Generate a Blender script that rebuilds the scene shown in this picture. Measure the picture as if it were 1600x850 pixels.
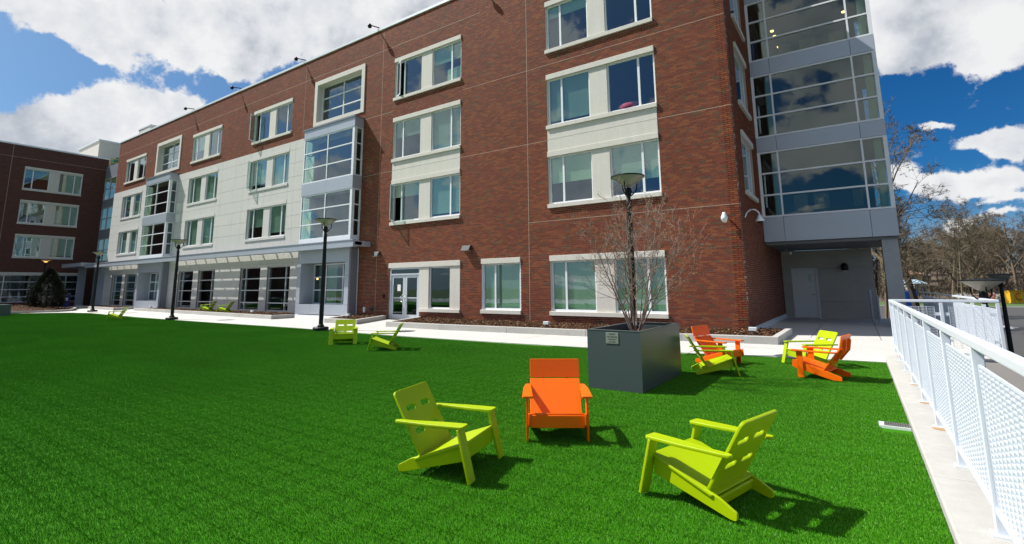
import bpy, math, random
import numpy as np
from mathutils import Vector, Matrix
for o in list(bpy.data.objects): bpy.data.objects.remove(o)
S = bpy.context.scene
COL = S.collection
R_ = math.radians

# ---------------------------------------------------------------- camera
H = 1.46
F_PX = 777.69
CR = np.array([[0.8251368, 0.56487351, -0.0081961], [0.09451032, -0.1237229, 0.98780587], [-0.55697132, 0.8158496, 0.1554747]])
cd = bpy.data.cameras.new('camera'); cam = bpy.data.objects.new('camera', cd); COL.objects.link(cam)
cd.sensor_width = 36; cd.lens = F_PX / 1600 * 36; cd.shift_y = -98.87 / 1600
cd.clip_start = 0.05; cd.clip_end = 3000
M = Matrix(((CR[0][0], CR[1][0], -CR[2][0], 0), (CR[0][1], CR[1][1], -CR[2][1], 0), (CR[0][2], CR[1][2], -CR[2][2], H), (0, 0, 0, 1)))
cam.matrix_world = M
S.camera = cam
def at(px, py, w):            # a point seen at photograph pixel (px,py), w metres deep
    v = CR.T @ np.array([(px - 800) / F_PX, -(py - 326.13) / F_PX, 1.0]) * w
    return Vector((v[0], v[1], v[2] + H))
def camdist(p): return float(CR[2] @ (np.array(p) - np.array([0, 0, H])))

# ---------------------------------------------------------------- light
SUN_EL, SUN_AZ = 51.0, 21.0        # the light travels towards azimuth 21 deg, coming down at 51 deg
LD = Vector((math.cos(R_(SUN_EL)) * math.cos(R_(SUN_AZ)), math.cos(R_(SUN_EL)) * math.sin(R_(SUN_AZ)), -math.sin(R_(SUN_EL))))
sl = bpy.data.lights.new('sun', 'SUN'); sun = bpy.data.objects.new('sun', sl); COL.objects.link(sun)
sl.energy = 5.0; sl.angle = R_(0.53); sl.color = (1, .965, .90)
sun.rotation_euler = LD.to_track_quat('-Z', 'Y').to_euler(); sun.location = (-20, -8, 40)

S.view_settings.view_transform = 'Standard'; S.view_settings.look = 'None'
S.view_settings.exposure = 0.60; S.view_settings.gamma = 1
S.cycles.max_bounces = 8; S.cycles.transparent_max_bounces = 16
S.cycles.caustics_reflective = False; S.cycles.caustics_refractive = False
S.cycles.sample_clamp_indirect = 6

# ---------------------------------------------------------------- node helper
class NT:
    def __init__(s, tree): s.t = tree; tree.nodes.clear()
    def n(s, ty, ins=None, **kw):
        nd = s.t.nodes.new(ty)
        for k, v in kw.items(): setattr(nd, k, v)
        for k, v in (ins or {}).items():
            if hasattr(v, 'is_linked') or hasattr(v, 'links'): s.t.links.new(v, nd.inputs[k])
            elif v is not None: nd.inputs[k].default_value = v
        return nd
    def m(s, op, a, b=None, c=None, clamp=False):
        nd = s.t.nodes.new('ShaderNodeMath'); nd.operation = op; nd.use_clamp = clamp
        for i, v in enumerate((a, b, c)):
            if v is None: continue
            if hasattr(v, 'links'): s.t.links.new(v, nd.inputs[i])
            else: nd.inputs[i].default_value = v
        return nd.outputs[0]
    def v(s, op, a, b=None):
        nd = s.t.nodes.new('ShaderNodeVectorMath'); nd.operation = op
        for i, x in enumerate((a, b)):
            if x is None: continue
            if hasattr(x, 'links'): s.t.links.new(x, nd.inputs[i])
            else: nd.inputs[i].default_value = x
        return nd.outputs[0]
    def mix(s, f, a, b, mode='MIX'):
        nd = s.t.nodes.new('ShaderNodeMix'); nd.data_type = 'RGBA'; nd.blend_type = mode
        for i, x in ((0, f), (6, a), (7, b)):
            if hasattr(x, 'links'): s.t.links.new(x, nd.inputs[i])
            elif i == 0: nd.inputs[0].default_value = x
            else: nd.inputs[i].default_value = (*x, 1) if len(x) == 3 else x
        return nd.outputs[2]
    def ramp(s, f, stops, interp='LINEAR'):
        nd = s.t.nodes.new('ShaderNodeValToRGB'); cr = nd.color_ramp; cr.interpolation = interp
        while len(cr.elements) < len(stops): cr.elements.new(0.5)
        for e, (p, c) in zip(cr.elements, stops): e.position = p; e.color = (*c, 1) if len(c) == 3 else c
        s.t.links.new(f, nd.inputs[0]); return nd.outputs[0]
    def smooth(s, x, lo, hi):
        nd = s.t.nodes.new('ShaderNodeMapRange'); nd.interpolation_type = 'SMOOTHSTEP'
        s.t.links.new(x, nd.inputs[0]); nd.inputs[1].default_value = lo; nd.inputs[2].default_value = hi; return nd.outputs[0]
    def noise(s, vec, scale, detail=3, rough=.55, out=0, dist=0):
        nd = s.n('ShaderNodeTexNoise', {'Vector': vec, 'Scale': scale, 'Detail': detail, 'Roughness': rough, 'Distortion': dist}); return nd.outputs[out]

# ---------------------------------------------------------------- sky with cumulus
W = bpy.data.worlds.new('World'); S.world = W; W.use_nodes = True
t = NT(W.node_tree)
sky = t.n('ShaderNodeTexSky', sky_type='NISHITA', sun_disc=False, sun_elevation=R_(SUN_EL), sun_rotation=math.atan2(-LD.x, -LD.y), altitude=50, air_density=1.0, dust_density=.6, ozone_density=2.2)
D_ = t.n('ShaderNodeTexCoord').outputs['Generated']
sep = t.n('ShaderNodeSeparateXYZ', {0: D_})
x, y, z = sep.outputs
az = t.m('MULTIPLY', t.m('ARCTAN2', y, x), 57.2958)
el = t.m('MULTIPLY', t.m('ARCSINE', z), 57.2958)
zz = t.m('ADD', t.m('MAXIMUM', z, 0.0), .16)
P = t.n('ShaderNodeCombineXYZ', {0: t.m('DIVIDE', x, zz), 1: t.m('DIVIDE', y, zz), 2: 0.0}).outputs[0]
Pd = t.v('ADD', D_, t.v('SCALE', t.v('SUBTRACT', t.noise(D_, 9.0, 5, .6, out=1), (.5, .5, .5)), None))
sc = Pd.node.inputs[1].links[0].from_node; sc.inputs['Scale'].default_value = .085
sepd = t.n('ShaderNodeSeparateXYZ', {0: Pd})
azd = t.m('MULTIPLY', t.m('ARCTAN2', sepd.outputs[1], sepd.outputs[0]), 57.2958)
eld = t.m('MULTIPLY', t.m('ARCSINE', t.m('MINIMUM', sepd.outputs[2], 1.0)), 57.2958)
# big clouds standing in this sky: azimuth, elevation, half width, half height, weight (degrees)
blobs = [(170.9, 23.3, 4.2, 1.73, 1.2), (167.8, 21.7, 2.5, 1.54, 1.1), (165.3, 21.0, 1.8, 1.28, 0.9), (158.7, 22.9, 5.1, 2.41, 1.25), (152.4, 25.1, 5.5, 2.77, 1.25), (145.3, 27.6, 6.9, 2.97, 1.2),
         (138.2, 31.0, 6.0, 2.21, 1.1), (162.6, 25.3, 5.4, 2.14, 1.1), (150.3, 31.4, 16.0, 2.2, 1.1), (171.3, 26.2, 9.7, 2.32, 1.0), (170.5, 12.9, 2.6, 1.84, 1.2), (167.1, 15.0, 2.5, 1.93, 1.25), (163.9, 16.2, 2.3, 2.13, 1.3),
         (160.2, 16.5, 2.6, 2.24, 1.25), (165.1, 12.4, 7.5, 1.34, 1.1), (157.5, 15.6, 1.6, 1.59, 1), (154.2, 19.9, 1.2, 0.49, 0.6), (173.5, 15.8, 1.5, 2.2, 0.9), (82.8, 22.4, 3.8, 2.72, 1.3), (84.9, 20.5, 1.7, 1.2, 1),
         (79.1, 20.6, 2.7, 2.5, 1.3), (78.9, 17.6, 1.8, 1.32, 1.1), (76.4, 20.2, 2.1, 2.39, 1.2), (74.9, 18.1, 2.0, 2.82, 1.1), (80.7, 24.8, 8.5, 1.98, 1.1), (83.1, 13.6, 1.3, 0.44, 0.75), (80.2, 11.7, 2.0, 0.9, 1.0),
         (78.3, 10.8, 1.8, 0.97, 1.1), (76.2, 10.7, 1.7, 0.99, 1), (82.6, 8.5, 2.6, 1.05, 1.3), (84.9, 9.5, 1.3, 0.8, 1.1), (80.0, 7.9, 1.5, 0.69, 1.0), (78.1, 6.6, 2.1, 0.31, 0.5), (82.2, 4.9, 1.1, 0.87, 1.1), (79.0, 5.5, 2.9, 0.31, 0.45), (85.0, 2.4, 1.3, 1.13, 0.9)]
# the clouds behind the camera that the facade's windows mirror
south = [(-94, 14, 4, 3, .8), (-86, 18, 5, 2.5, .7), (-97, 23, 5, 3, .75), (-90, 29, 5, 2.6, .8), (-99, 33, 6, 3, .8), (-84, 10, 4, 2.4, .7), (-118, 13, 10, 4.5, 1.0), (-134, 20, 7, 4, 1.0), (-141, 11, 9, 4, 1.0), (-151, 22, 6, 4.5, 1.0), (-104, 17, 7, 4, .95), (-92, 24, 7, 3.5, .9), (-88, 13, 8, 3, .9), (-127, 30, 7, 3.5, .85), (-166, 14, 8, 5, 1.0), (-146, 31, 6, 3, .8)]
def lumps(bl_):
    den = None
    for a, e, ra, re, w in bl_:
        da = t.m('DIVIDE', t.m('SUBTRACT', azd, a), ra); de = t.m('DIVIDE', t.m('SUBTRACT', eld, e), re)
        g = t.m('MULTIPLY', t.m('EXPONENT', t.m('MULTIPLY', t.m('ADD', t.m('MULTIPLY', da, da), t.m('MULTIPLY', de, de)), -1.0)), w)
        den = g if den is None else t.m('ADD', den, g)
    return den
den = lumps(blobs)
# elsewhere in the dome: broken cumulus of the same kind
c1 = t.noise(P, .85, 7, .58)
elsewhere = t.m('ADD', t.smooth(c1, .47, .63), lumps(south))
elsewhere = t.m('MINIMUM', elsewhere, 1.12)
inview = t.m('MULTIPLY', t.smooth(az, 62, 70), t.m('SUBTRACT', 1.0, t.smooth(az, 176, 190)))
inview = t.m('MULTIPLY', inview, t.m('SUBTRACT', 1.0, t.smooth(el, 31, 38)))
det = t.noise(D_, 13.0, 9, .62)
det2 = t.noise(D_, 3.6, 5, .55)
dsum = t.m('ADD', t.m('MULTIPLY', t.m('MINIMUM', den, 1.12), inview), t.m('MULTIPLY', elsewhere, t.m('SUBTRACT', 1.0, inview)))
dsum = t.m('ADD', dsum, t.m('ADD', t.m('MULTIPLY', t.m('SUBTRACT', det, .5), 2.5), t.m('MULTIPLY', t.m('SUBTRACT', det2, .5), .8)))
mask = t.smooth(dsum, .36, .68)
# self shading of the cloud body: the side away from the sun and thick bases go grey
off = t.v('ADD', D_, (-.035, -.014, .045))
dl = t.noise(off, 11.0, 6, .60)
dl0 = t.noise(D_, 11.0, 6, .60)
big = t.noise(t.v('ADD', D_, (-.05, -.02, .07)), 3.6, 4, .55)
big0 = t.noise(D_, 3.6, 4, .55)
sh = t.m('ADD', t.m('MULTIPLY', t.m('SUBTRACT', dl0, dl), 1.3), t.m('MULTIPLY', t.m('SUBTRACT', big0, big), 2.0))
sh = t.m('SUBTRACT', t.m('ADD', sh, .86), t.m('MULTIPLY', t.smooth(dsum, .9, 2.0), .22), clamp=True)
cc = t.ramp(sh, [(0.0, (3.8, 4.2, 4.9)), (.36, (5.6, 6.0, 6.6)), (.68, (8.2, 8.4, 8.8)), (1.0, (10.0, 10.0, 10.0))])
cosA = t.n('ShaderNodeVectorMath', {0: D_, 1: tuple(-LD)}, operation='DOT_PRODUCT').outputs['Value']
pol = t.m('SUBTRACT', 1.0, t.m('MULTIPLY', cosA, cosA))      # polarised blue is deepest a quarter turn from the sun
skyc = t.mix(1.0, sky.outputs[0], t.mix(pol, (1.25, 1.36, 1.32), (.10, .50, .90)), 'MULTIPLY')
# thin veil near the horizon
veil = t.m('MULTIPLY', t.m('SUBTRACT', 1.0, t.smooth(el, 1.0, 8.5)), t.m('ADD', t.m('MULTIPLY', t.noise(P, 1.3, 5, .6), .7), .15))
skyc = t.mix(veil, skyc, (5.0, 5.9, 7.0))
colr = t.mix(t.m('MULTIPLY', mask, .97), skyc, cc)
bg = t.n('ShaderNodeBackground', {'Color': colr, 'Strength': .060})
wo = t.n('ShaderNodeOutputWorld', {'Surface': bg.outputs[0]})
W.cycles.sampling_method = 'MANUAL'; W.cycles.sample_map_resolution = 1024

# ---------------------------------------------------------------- materials
MATS = {}
def mat(name):
    m = bpy.data.materials.new(name); m.use_nodes = True; MATS[name] = m
    return m, NT(m.node_tree)
def out(t, sh, disp=None):
    o = t.n('ShaderNodeOutputMaterial', {'Surface': sh})
    return o
def pbr(name, c, rough=.6, metal=0, var=.12, vs=6.0, bump=0.0, bs=60, spec=.5, coat=0, extra=None):
    m, t = mat(name)
    tc = t.n('ShaderNodeTexCoord').outputs['Object']
    nz = t.noise(tc, vs, 5, .6)
    k = t.m('ADD', t.m('MULTIPLY', t.m('SUBTRACT', nz, .5), var * 2), 1.0)
    kc = t.n('ShaderNodeCombineColor', {0: k, 1: k, 2: k}).outputs[0]
    col = t.mix(1.0, c, kc, 'MULTIPLY')
    if extra: col = extra(t, tc, col)
    ins = {'Base Color': col, 'Roughness': rough, 'Metallic': metal, 'Specular IOR Level': spec, 'Coat Weight': coat}
    if bump:
        b = t.n('ShaderNodeBump', {'Height': t.noise(tc, bs, 3, .6), 'Strength': bump, 'Distance': .01}); ins['Normal'] = b.outputs[0]
    out(t, t.n('ShaderNodeBsdfPrincipled', ins).outputs[0]); return m
BR = [(0.0, (.155, .035, .015)), (.24, (.176, .041, .016)), (.46, (.132, .029, .013)), (.62, (.218, .062, .020)), (.80, (.194, .050, .017)), (.91, (.098, .048, .023)), (.96, (.118, .062, .029))]
def brickmat(name, mode):
    m, t = mat(name)
    tc = t.n('ShaderNodeTexCoord').outputs['Object']
    if mode == 'attr': r = t.n('ShaderNodeAttribute', attribute_name='tone').outputs['Fac']
    else: r = t.n('ShaderNodeObjectInfo').outputs['Random']
    geo = t.n('ShaderNodeNewGeometry').outputs['Position']
    c = t.ramp(r, BR, 'CONSTANT')
    nz = t.noise(geo, 55, 3, .6); k = t.m('ADD', t.m('MULTIPLY', nz, .36), .82)
    big = t.noise(geo, .35, 3, .5); k = t.m('MULTIPLY', k, t.m('ADD', t.m('MULTIPLY', big, .3), .85))
    kc = t.n('ShaderNodeCombineColor', {0: k, 1: k, 2: k}).outputs[0]
    c = t.mix(1.0, c, kc, 'MULTIPLY')
    b = t.n('ShaderNodeBump', {'Height': nz, 'Strength': .35, 'Distance': .004})
    out(t, t.n('ShaderNodeBsdfPrincipled', {'Base Color': c, 'Roughness': .78, 'Normal': b.outputs[0], 'Specular IOR Level': .3}).outputs[0]); return m
brick_m = brickmat('brick_field', 'attr'); brick_p = brickmat('brick_piece', 'obj')
mortar = pbr('mortar', (.42, .33, .27), .9, var=.15, vs=3, bump=.3, bs=90)
# far brick: pattern too fine to tell apart
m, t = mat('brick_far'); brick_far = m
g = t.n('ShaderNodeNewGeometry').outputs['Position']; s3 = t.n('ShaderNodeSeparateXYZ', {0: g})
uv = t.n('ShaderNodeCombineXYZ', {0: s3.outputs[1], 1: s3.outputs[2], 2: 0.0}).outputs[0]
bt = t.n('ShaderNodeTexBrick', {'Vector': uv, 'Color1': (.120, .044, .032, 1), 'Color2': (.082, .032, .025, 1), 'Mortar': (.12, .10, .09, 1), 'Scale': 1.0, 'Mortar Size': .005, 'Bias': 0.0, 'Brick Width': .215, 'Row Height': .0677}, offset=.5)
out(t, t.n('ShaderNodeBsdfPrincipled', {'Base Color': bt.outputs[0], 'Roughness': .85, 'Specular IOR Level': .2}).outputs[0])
def streaks(t, tc, col):
    s = t.n('ShaderNodeMapping', {'Vector': tc, 'Scale': (3.5, 3.5, .35)}).outputs[0]
    k = t.m('ADD', t.m('MULTIPLY', t.noise(s, 2.2, 5, .6), .22), .89)
    return t.mix(1.0, col, t.n('ShaderNodeCombineColor', {0: k, 1: k, 2: k}).outputs[0], 'MULTIPLY')
precast = pbr('precast_stone', (.60, .575, .52), .8, var=.07, vs=9, bump=.15, bs=160, extra=streaks)
white_panel = pbr('pale_cladding', (.55, .54, .51), .75, var=.05, vs=2.5, bump=.08, bs=140, extra=streaks)
joint_m = pbr('joint_base', (.16, .15, .14), .9)  # dark base colour seen in the gaps between slabs and kerb stones
pale_joint = pbr('pale_sealant', (.46, .36, .28), .8)
alu = pbr('aluminium_frame', (.60, .63, .68), .35, metal=.35, var=.03)
vinyl = pbr('white_window_frame', (.74, .76, .80), .4, var=.02)
metal_panel = pbr('grey_metal_panel', (.40, .435, .50), .42, metal=.25, var=.04, vs=1.6)
metal_panel_dark = pbr('slate_metal_panel', (.21, .235, .27), .5, metal=.2, var=.06, vs=1.6)
coping_m = pbr('white_coping', (.70, .74, .76), .4, metal=.2, var=.04)
def conc_stain(t, tc, col):
    n1 = t.noise(tc, .8, 6, .65); n2 = t.noise(tc, 7, 5, .7)
    k = t.m('ADD', t.m('MULTIPLY', n1, .42), .76); k = t.m('MULTIPLY', k, t.m('ADD', t.m('MULTIPLY', n2, .16), .92))
    return t.mix(1.0, col, t.n('ShaderNodeCombineColor', {0: k, 1: k, 2: k}).outputs[0], 'MULTIPLY')
concrete = pbr('pavement_concrete', (.50, .488, .46), .85, var=.05, vs=30, bump=.12, bs=220, extra=conc_stain)
curb_conc = pbr('kerb_concrete', (.42, .41, .385), .88, var=.12, vs=12, bump=.3, bs=90, extra=conc_stain)
grey_conc = pbr('column_concrete', (.33, .35, .36), .85, var=.08, vs=6, bump=.2, bs=60, extra=conc_stain)
dark_conc = pbr('recess_concrete', (.41, .395, .36), .8, var=.08, vs=3, extra=conc_stain)
door_grey = pbr('grey_door_paint', (.62, .63, .64), .5, var=.03)
soffit_m = pbr('soffit', (.16, .165, .17), .6, var=.05)
roof_m = pbr('roof_membrane', (.45, .45, .43), .8)
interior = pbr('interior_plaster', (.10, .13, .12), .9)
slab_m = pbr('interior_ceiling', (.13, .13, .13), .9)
blind_m = pbr('pale_blind', (.47, .54, .45), .8, var=.05, vs=2)
blind_dim = pbr('grey_green_blind', (.36, .40, .36), .8, var=.08, vs=1)
curtain_m = pbr('cream_curtain', (.60, .66, .52), .8, var=.1, vs=3)
art_m = pbr('tan_board', (.30, .20, .14), .8)
pink_m = pbr('magenta_bedding', (.20, .02, .07), .8)
paper_m = pbr('white_paper', (.75, .75, .72), .8, var=.02)
black_m = pbr('black_steel', (.006, .007, .009), .5, var=.1, vs=8, spec=.25)
darkpack = pbr('dark_lamp_housing', (.035, .037, .04), .7)
mulch_m = pbr('bark_mulch', (.055, .028, .017), .95, var=.5, vs=25, bump=.8, bs=60, spec=.08)
chip_m, t = mat('bark_chip')
r = t.n('ShaderNodeAttribute', attribute_name='tone').outputs['Fac']
out(t, t.n('ShaderNodeBsdfPrincipled', {'Base Color': t.ramp(r, [(0, (.025, .013, .009)), (.5, (.070, .034, .019)), (.85, (.12, .060, .032)), (.97, (.30, .21, .11))]), 'Roughness': .9, 'Specular IOR Level': .1}).outputs[0])
green_pl = pbr('lime_plastic', (.335, .455, .0), .40, var=.09, vs=4, bump=.06, bs=350, spec=.3)
orange_pl = pbr('orange_plastic', (.80, .130, .0), .40, var=.08, vs=4, bump=.06, bs=350, spec=.28)
planter_m = pbr('slate_planter', (.052, .070, .074), .38, var=.10, vs=2.2, bump=.03, bs=200, spec=.5)
steel_m = pbr('brushed_steel', (.45, .43, .40), .35, metal=.8, var=.08, vs=20)
chrome = pbr('polished_steel', (.75, .75, .76), .15, metal=1.0, var=.02)
ink_m = pbr('black_ink', (.03, .03, .03), .6)
rail_m = pbr('white_railing_paint', (.60, .645, .71), .38, var=.04, vs=9, spec=.5)
rust_m = pbr('rust_stain', (.42, .24, .10), .9, var=.4, vs=40)
bark_m = pbr('grey_twig_bark', (.22, .155, .125), .85, var=.3, vs=30)
bud_m = pbr('pale_bud', (.38, .24, .15), .7, var=.3, vs=40)
tree_bark = pbr('dark_tree_bark', (.040, .030, .024), .9, var=.35, vs=2)
tree_bark2 = pbr('olive_tree_bark', (.135, .103, .066), .9, var=.35, vs=2)
brush_m, t = mat('undergrowth')
r = t.n('ShaderNodeAttribute', attribute_name='tone').outputs['Fac']
out(t, t.n('ShaderNodeBsdfPrincipled', {'Base Color': t.ramp(r, [(0, (.035, .026, .017)), (.5, (.072, .053, .034)), (.8, (.095, .076, .042)), (.97, (.15, .095, .06))]), 'Roughness': .95}).outputs[0])
asphalt = pbr('asphalt', (.060, .058, .056), .9, var=.25, vs=1.2, bump=.2, bs=50)
paint_w = pbr('road_paint', (.55, .55, .53), .8, var=.2, vs=3)
grass_far = pbr('rough_grass', (.060, .115, .022), .95, var=.35, vs=.8)
hill_m = pbr('leaf_litter_hill', (.095, .070, .045), .95, var=.4, vs=.12)
yellow_m = pbr('yellow_skip_paint', (.62, .34, .01), .55, var=.25, vs=2)
red_m = pbr('red_paint', (.45, .03, .01), .6)
blue_m = pbr('blue_container_paint', (.015, .15, .55), .5, var=.15, vs=2)
navy_m = pbr('blue_bin_plastic', (.012, .022, .22), .45)
orange_net = pbr('orange_net', (.75, .16, .05), .8)
stone_m = pbr('stacked_stone', (.22, .21, .19), .9, var=.35, vs=6, bump=.6, bs=25)
tan_wall = pbr('tan_siding', (.42, .31, .17), .8, var=.15, vs=1)
rust_roof = pbr('brown_roof', (.30, .16, .09), .8, var=.15, vs=1)
blue_roof = pbr('pale_blue_roof', (.38, .50, .60), .6, var=.1, vs=1)
grey_roof = pbr('grey_roof', (.30, .30, .30), .8, var=.1, vs=1)
turf_base = pbr('turf_backing', (.034, .16, .002), .9, var=.3, vs=30, spec=.1)
m, t = mat('turf_blades'); turf_m = m
r = t.n('ShaderNodeAttribute', attribute_name='tone').outputs['Fac']
gp = t.n('ShaderNodeNewGeometry').outputs['Position']
st_ = t.n('ShaderNodeMapping', {'Vector': gp, 'Rotation': (0, 0, .5), 'Scale': (.25, 1.6, 1)}).outputs[0]
mow = t.m('ADD', t.m('MULTIPLY', t.noise(gp, .45, 4, .55), .55), t.m('ADD', t.m('MULTIPLY', t.noise(st_, 1.0, 3, .5), .30), .58))
c = t.ramp(r, [(0, (.026, .120, .002)), (.45, (.052, .235, .004)), (.8, (.100, .315, .020)), (1, (.20, .41, .10))])
c = t.mix(1.0, c, t.n('ShaderNodeCombineColor', {0: mow, 1: mow, 2: mow}).outputs[0], 'MULTIPLY')
out(t, t.n('ShaderNodeBsdfPrincipled', {'Base Color': c, 'Roughness': .45, 'Specular IOR Level': .12}).outputs[0])
m, t = mat('conifer_needles'); needle_m = m
r = t.n('ShaderNodeAttribute', attribute_name='tone').outputs['Fac']
out(t, t.n('ShaderNodeBsdfPrincipled', {'Base Color': t.ramp(r, [(0, (.004, .008, .004)), (.6, (.012, .017, .006)), (1, (.05, .036, .012))]), 'Roughness': .8}).outputs[0])
def glassmat(name, tint, base, ior=1.5, gc=(.76, .90, .98, 1)):
    m, t = mat(name)
    fr = t.n('ShaderNodeFresnel', {'IOR': ior}).outputs[0]
    geo = t.n('ShaderNodeNewGeometry').outputs['Position']
    b = t.n('ShaderNodeBump', {'Height': t.noise(geo, 1.1, 2, .4), 'Strength': .10, 'Distance': .02})
    fac = t.m('ADD', t.m('MULTIPLY', fr, 1.7), base, clamp=True)
    fac = t.m('MULTIPLY', fac, t.m('SUBTRACT', 1.0, t.n('ShaderNodeNewGeometry').outputs['Backfacing']))
    gl = t.n('ShaderNodeBsdfGlossy', {'Color': gc, 'Roughness': .012, 'Normal': b.outputs[0]})
    tr = t.n('ShaderNodeBsdfTransparent', {'Color': (*tint, 1)})
    out(t, t.n('ShaderNodeMixShader', {0: fac, 1: tr.outputs[0], 2: gl.outputs[0]}).outputs[0]); return m
glass = glassmat('window_glass', (.80, .90, .86), .10)
glass_t = glassmat('tower_glass', (.68, .78, .72), .05, gc=(.74, .84, .82, 1))
glass_g = glassmat('storefront_glass', (.70, .80, .76), .04)
m, t = mat('lamp_bowl'); bowl_m = m
tl = t.n('ShaderNodeBsdfTranslucent', {'Color': (.85, .80, .68, 1)}); df = t.n('ShaderNodeBsdfPrincipled', {'Base Color': (.52, .50, .43, 1), 'Roughness': .3})
out(t, t.n('ShaderNodeMixShader', {0: .45, 1: df.outputs[0], 2: tl.outputs[0]}).outputs[0])
m, t = mat('lit_bulb'); bulb_m = m
out(t, t.n('ShaderNodeEmission', {'Color': (1, .55, .18, 1), 'Strength': 5.0}).outputs[0])

# ---------------------------------------------------------------- mesh helpers
class FR:                       # a facade's frame: u along, w outward, z up
    def __init__(s, o, u, n): s.o = Vector(o); s.u = Vector(u); s.n = Vector(n)
    def p(s, u, w, z): return tuple(s.o + s.u * u + s.n * w + Vector((0, 0, z)))
WLD = FR((0, 0, 0), (1, 0, 0), (0, 1, 0))     # p(x, y, z)
DY = 16.566
FM = FR((0, DY, 0), (1, 0, 0), (0, -1, 0))    # main facade
FS = FR((-2.78, 0, 0), (0, 1, 0), (1, 0, 0))  # brick return, facing +x
FL = FR((-63.6, 0, 0), (0, 1, 0), (1, 0, 0))  # left wing
class MB:
    def __init__(s): s.v = []; s.f = []; s.t = []; s.mi = []
    def box(s, F, u0, u1, w0, w1, z0, z1, mi=0, skip=''):
        if u0 > u1: u0, u1 = u1, u0
        if w0 > w1: w0, w1 = w1, w0
        b = len(s.v)
        for zz in (z0, z1):
            for ww in (w0, w1):
                for uu in (u0, u1): s.v.append(F.p(uu, ww, zz))
        fs = [(0, 1, 3, 2), (4, 6, 7, 5), (2, 3, 7, 6), (0, 4, 5, 1), (0, 2, 6, 4), (1, 5, 7, 3)]
        nm = 'btfklr'      # bottom top front back left right
        for q, c in zip(fs, nm):
            if c in skip: continue
            s.f.append(tuple(b + i for i in q)); s.mi.append(mi)
        return s
    def quad(s, pts, mi=0, tone=None):
        b = len(s.v); s.v += [tuple(p) for p in pts]; s.f.append(tuple(range(b, b + len(pts)))); s.mi.append(mi)
        if tone is not None: s.t.append(tone)
        return s
    def prism(s, pts, z0, z1, mi=0):       # pts counter-clockwise in plan
        n = len(pts); b = len(s.v)
        s.v += [(p[0], p[1], z0) for p in pts] + [(p[0], p[1], z1) for p in pts]
        s.f.append(tuple(b + i for i in reversed(range(n)))); s.f.append(tuple(b + n + i for i in range(n)))
        for i in range(n): j = (i + 1) % n; s.f.append((b + i, b + j, b + n + j, b + n + i))
        s.mi += [mi] * (n + 2); return s
    def tube(s, a, b_, r0, r1=None, n=8, mi=0, caps=True):
        a = Vector(a); b_ = Vector(b_); r1 = r0 if r1 is None else r1
        d = (b_ - a).normalized(); x = d.orthogonal().normalized(); y = d.cross(x)
        k = len(s.v)
        for c, r in ((a, r0), (b_, r1)):
            for i in range(n):
                q = 6.28318 * i / n; s.v.append(tuple(c + x * (r * math.cos(q)) + y * (r * math.sin(q))))
        for i in range(n): j = (i + 1) % n; s.f.append((k + i, k + j, k + n + j, k + n + i)); s.mi.append(mi)
        if caps: s.f.append(tuple(k + i for i in reversed(range(n)))); s.f.append(tuple(k + n + i for i in range(n))); s.mi += [mi] * 2
        return s
    def lathe(s, prof, c=(0, 0, 0), n=24, mi=0):
        k = len(s.v); c = Vector(c)
        for r, z in prof:
            for i in range(n): q = 6.28318 * i / n; s.v.append((c.x + r * math.cos(q), c.y + r * math.sin(q), c.z + z))
        for a in range(len(prof) - 1):
            for i in range(n): j = (i + 1) % n; s.f.append((k + a * n + i, k + a * n + j, k + (a + 1) * n + j, k + (a + 1) * n + i)); s.mi.append(mi)
        return s
    def path(s, pts, r, n=8, mi=0):
        for a, b in zip(pts[:-1], pts[1:]): s.tube(a, b, r, r, n, mi)
        return s
    def mesh(s, name, mats, smooth=False):
        me = bpy.data.meshes.new(name); me.from_pydata(s.v, [], s.f)
        for m in (mats if isinstance(mats, (list, tuple)) else [mats]): me.materials.append(m)
        if any(s.mi): me.polygons.foreach_set('material_index', s.mi)
        if s.t:
            a = me.attributes.new('tone', 'FLOAT', 'FACE'); a.data.foreach_set('value', s.t)
        if smooth: me.polygons.foreach_set('use_smooth', [True] * len(me.polygons))
        me.update(); return me
def link(name, data, parent=None):
    o = bpy.data.objects.new(name, data); COL.objects.link(o)
    if parent is not None:
        o.parent = parent
        if parent.type == 'EMPTY': o.matrix_parent_inverse = parent.matrix_basis.inverted()
    return o
def put(name, mb, mats, parent=None, smooth=False, bevel=0, local=False, segs=2):
    o = bpy.data.objects.new(name, mb.mesh(name, mats, smooth)); COL.objects.link(o)
    if parent is not None:
        o.parent = parent
        if not local and parent.type == 'EMPTY': o.matrix_parent_inverse = parent.matrix_basis.inverted()
    if bevel:
        b = o.modifiers.new('bevel', 'BEVEL'); b.width = bevel; b.segments = segs; b.limit_method = 'ANGLE'; b.angle_limit = R_(40)
    return o
def thing(name, label, cat, loc=(0, 0, 0), rz=0, group=None):
    o = bpy.data.objects.new(name, None); COL.objects.link(o); o.empty_display_size = .2
    o.location = loc; o.rotation_euler = (0, 0, rz); o['label'] = label; o['category'] = cat
    if group: o['group'] = group
    o.matrix_basis = Matrix.Translation(loc) @ Matrix.Rotation(rz, 4, 'Z')
    return o
def tag(o, label, cat, group=None):
    o['label'] = label; o['category'] = cat
    if group: o['group'] = group
    return o
def struct(o): o['kind'] = 'structure'; return o
def stuff(o): o['kind'] = 'stuff'; return o
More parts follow.
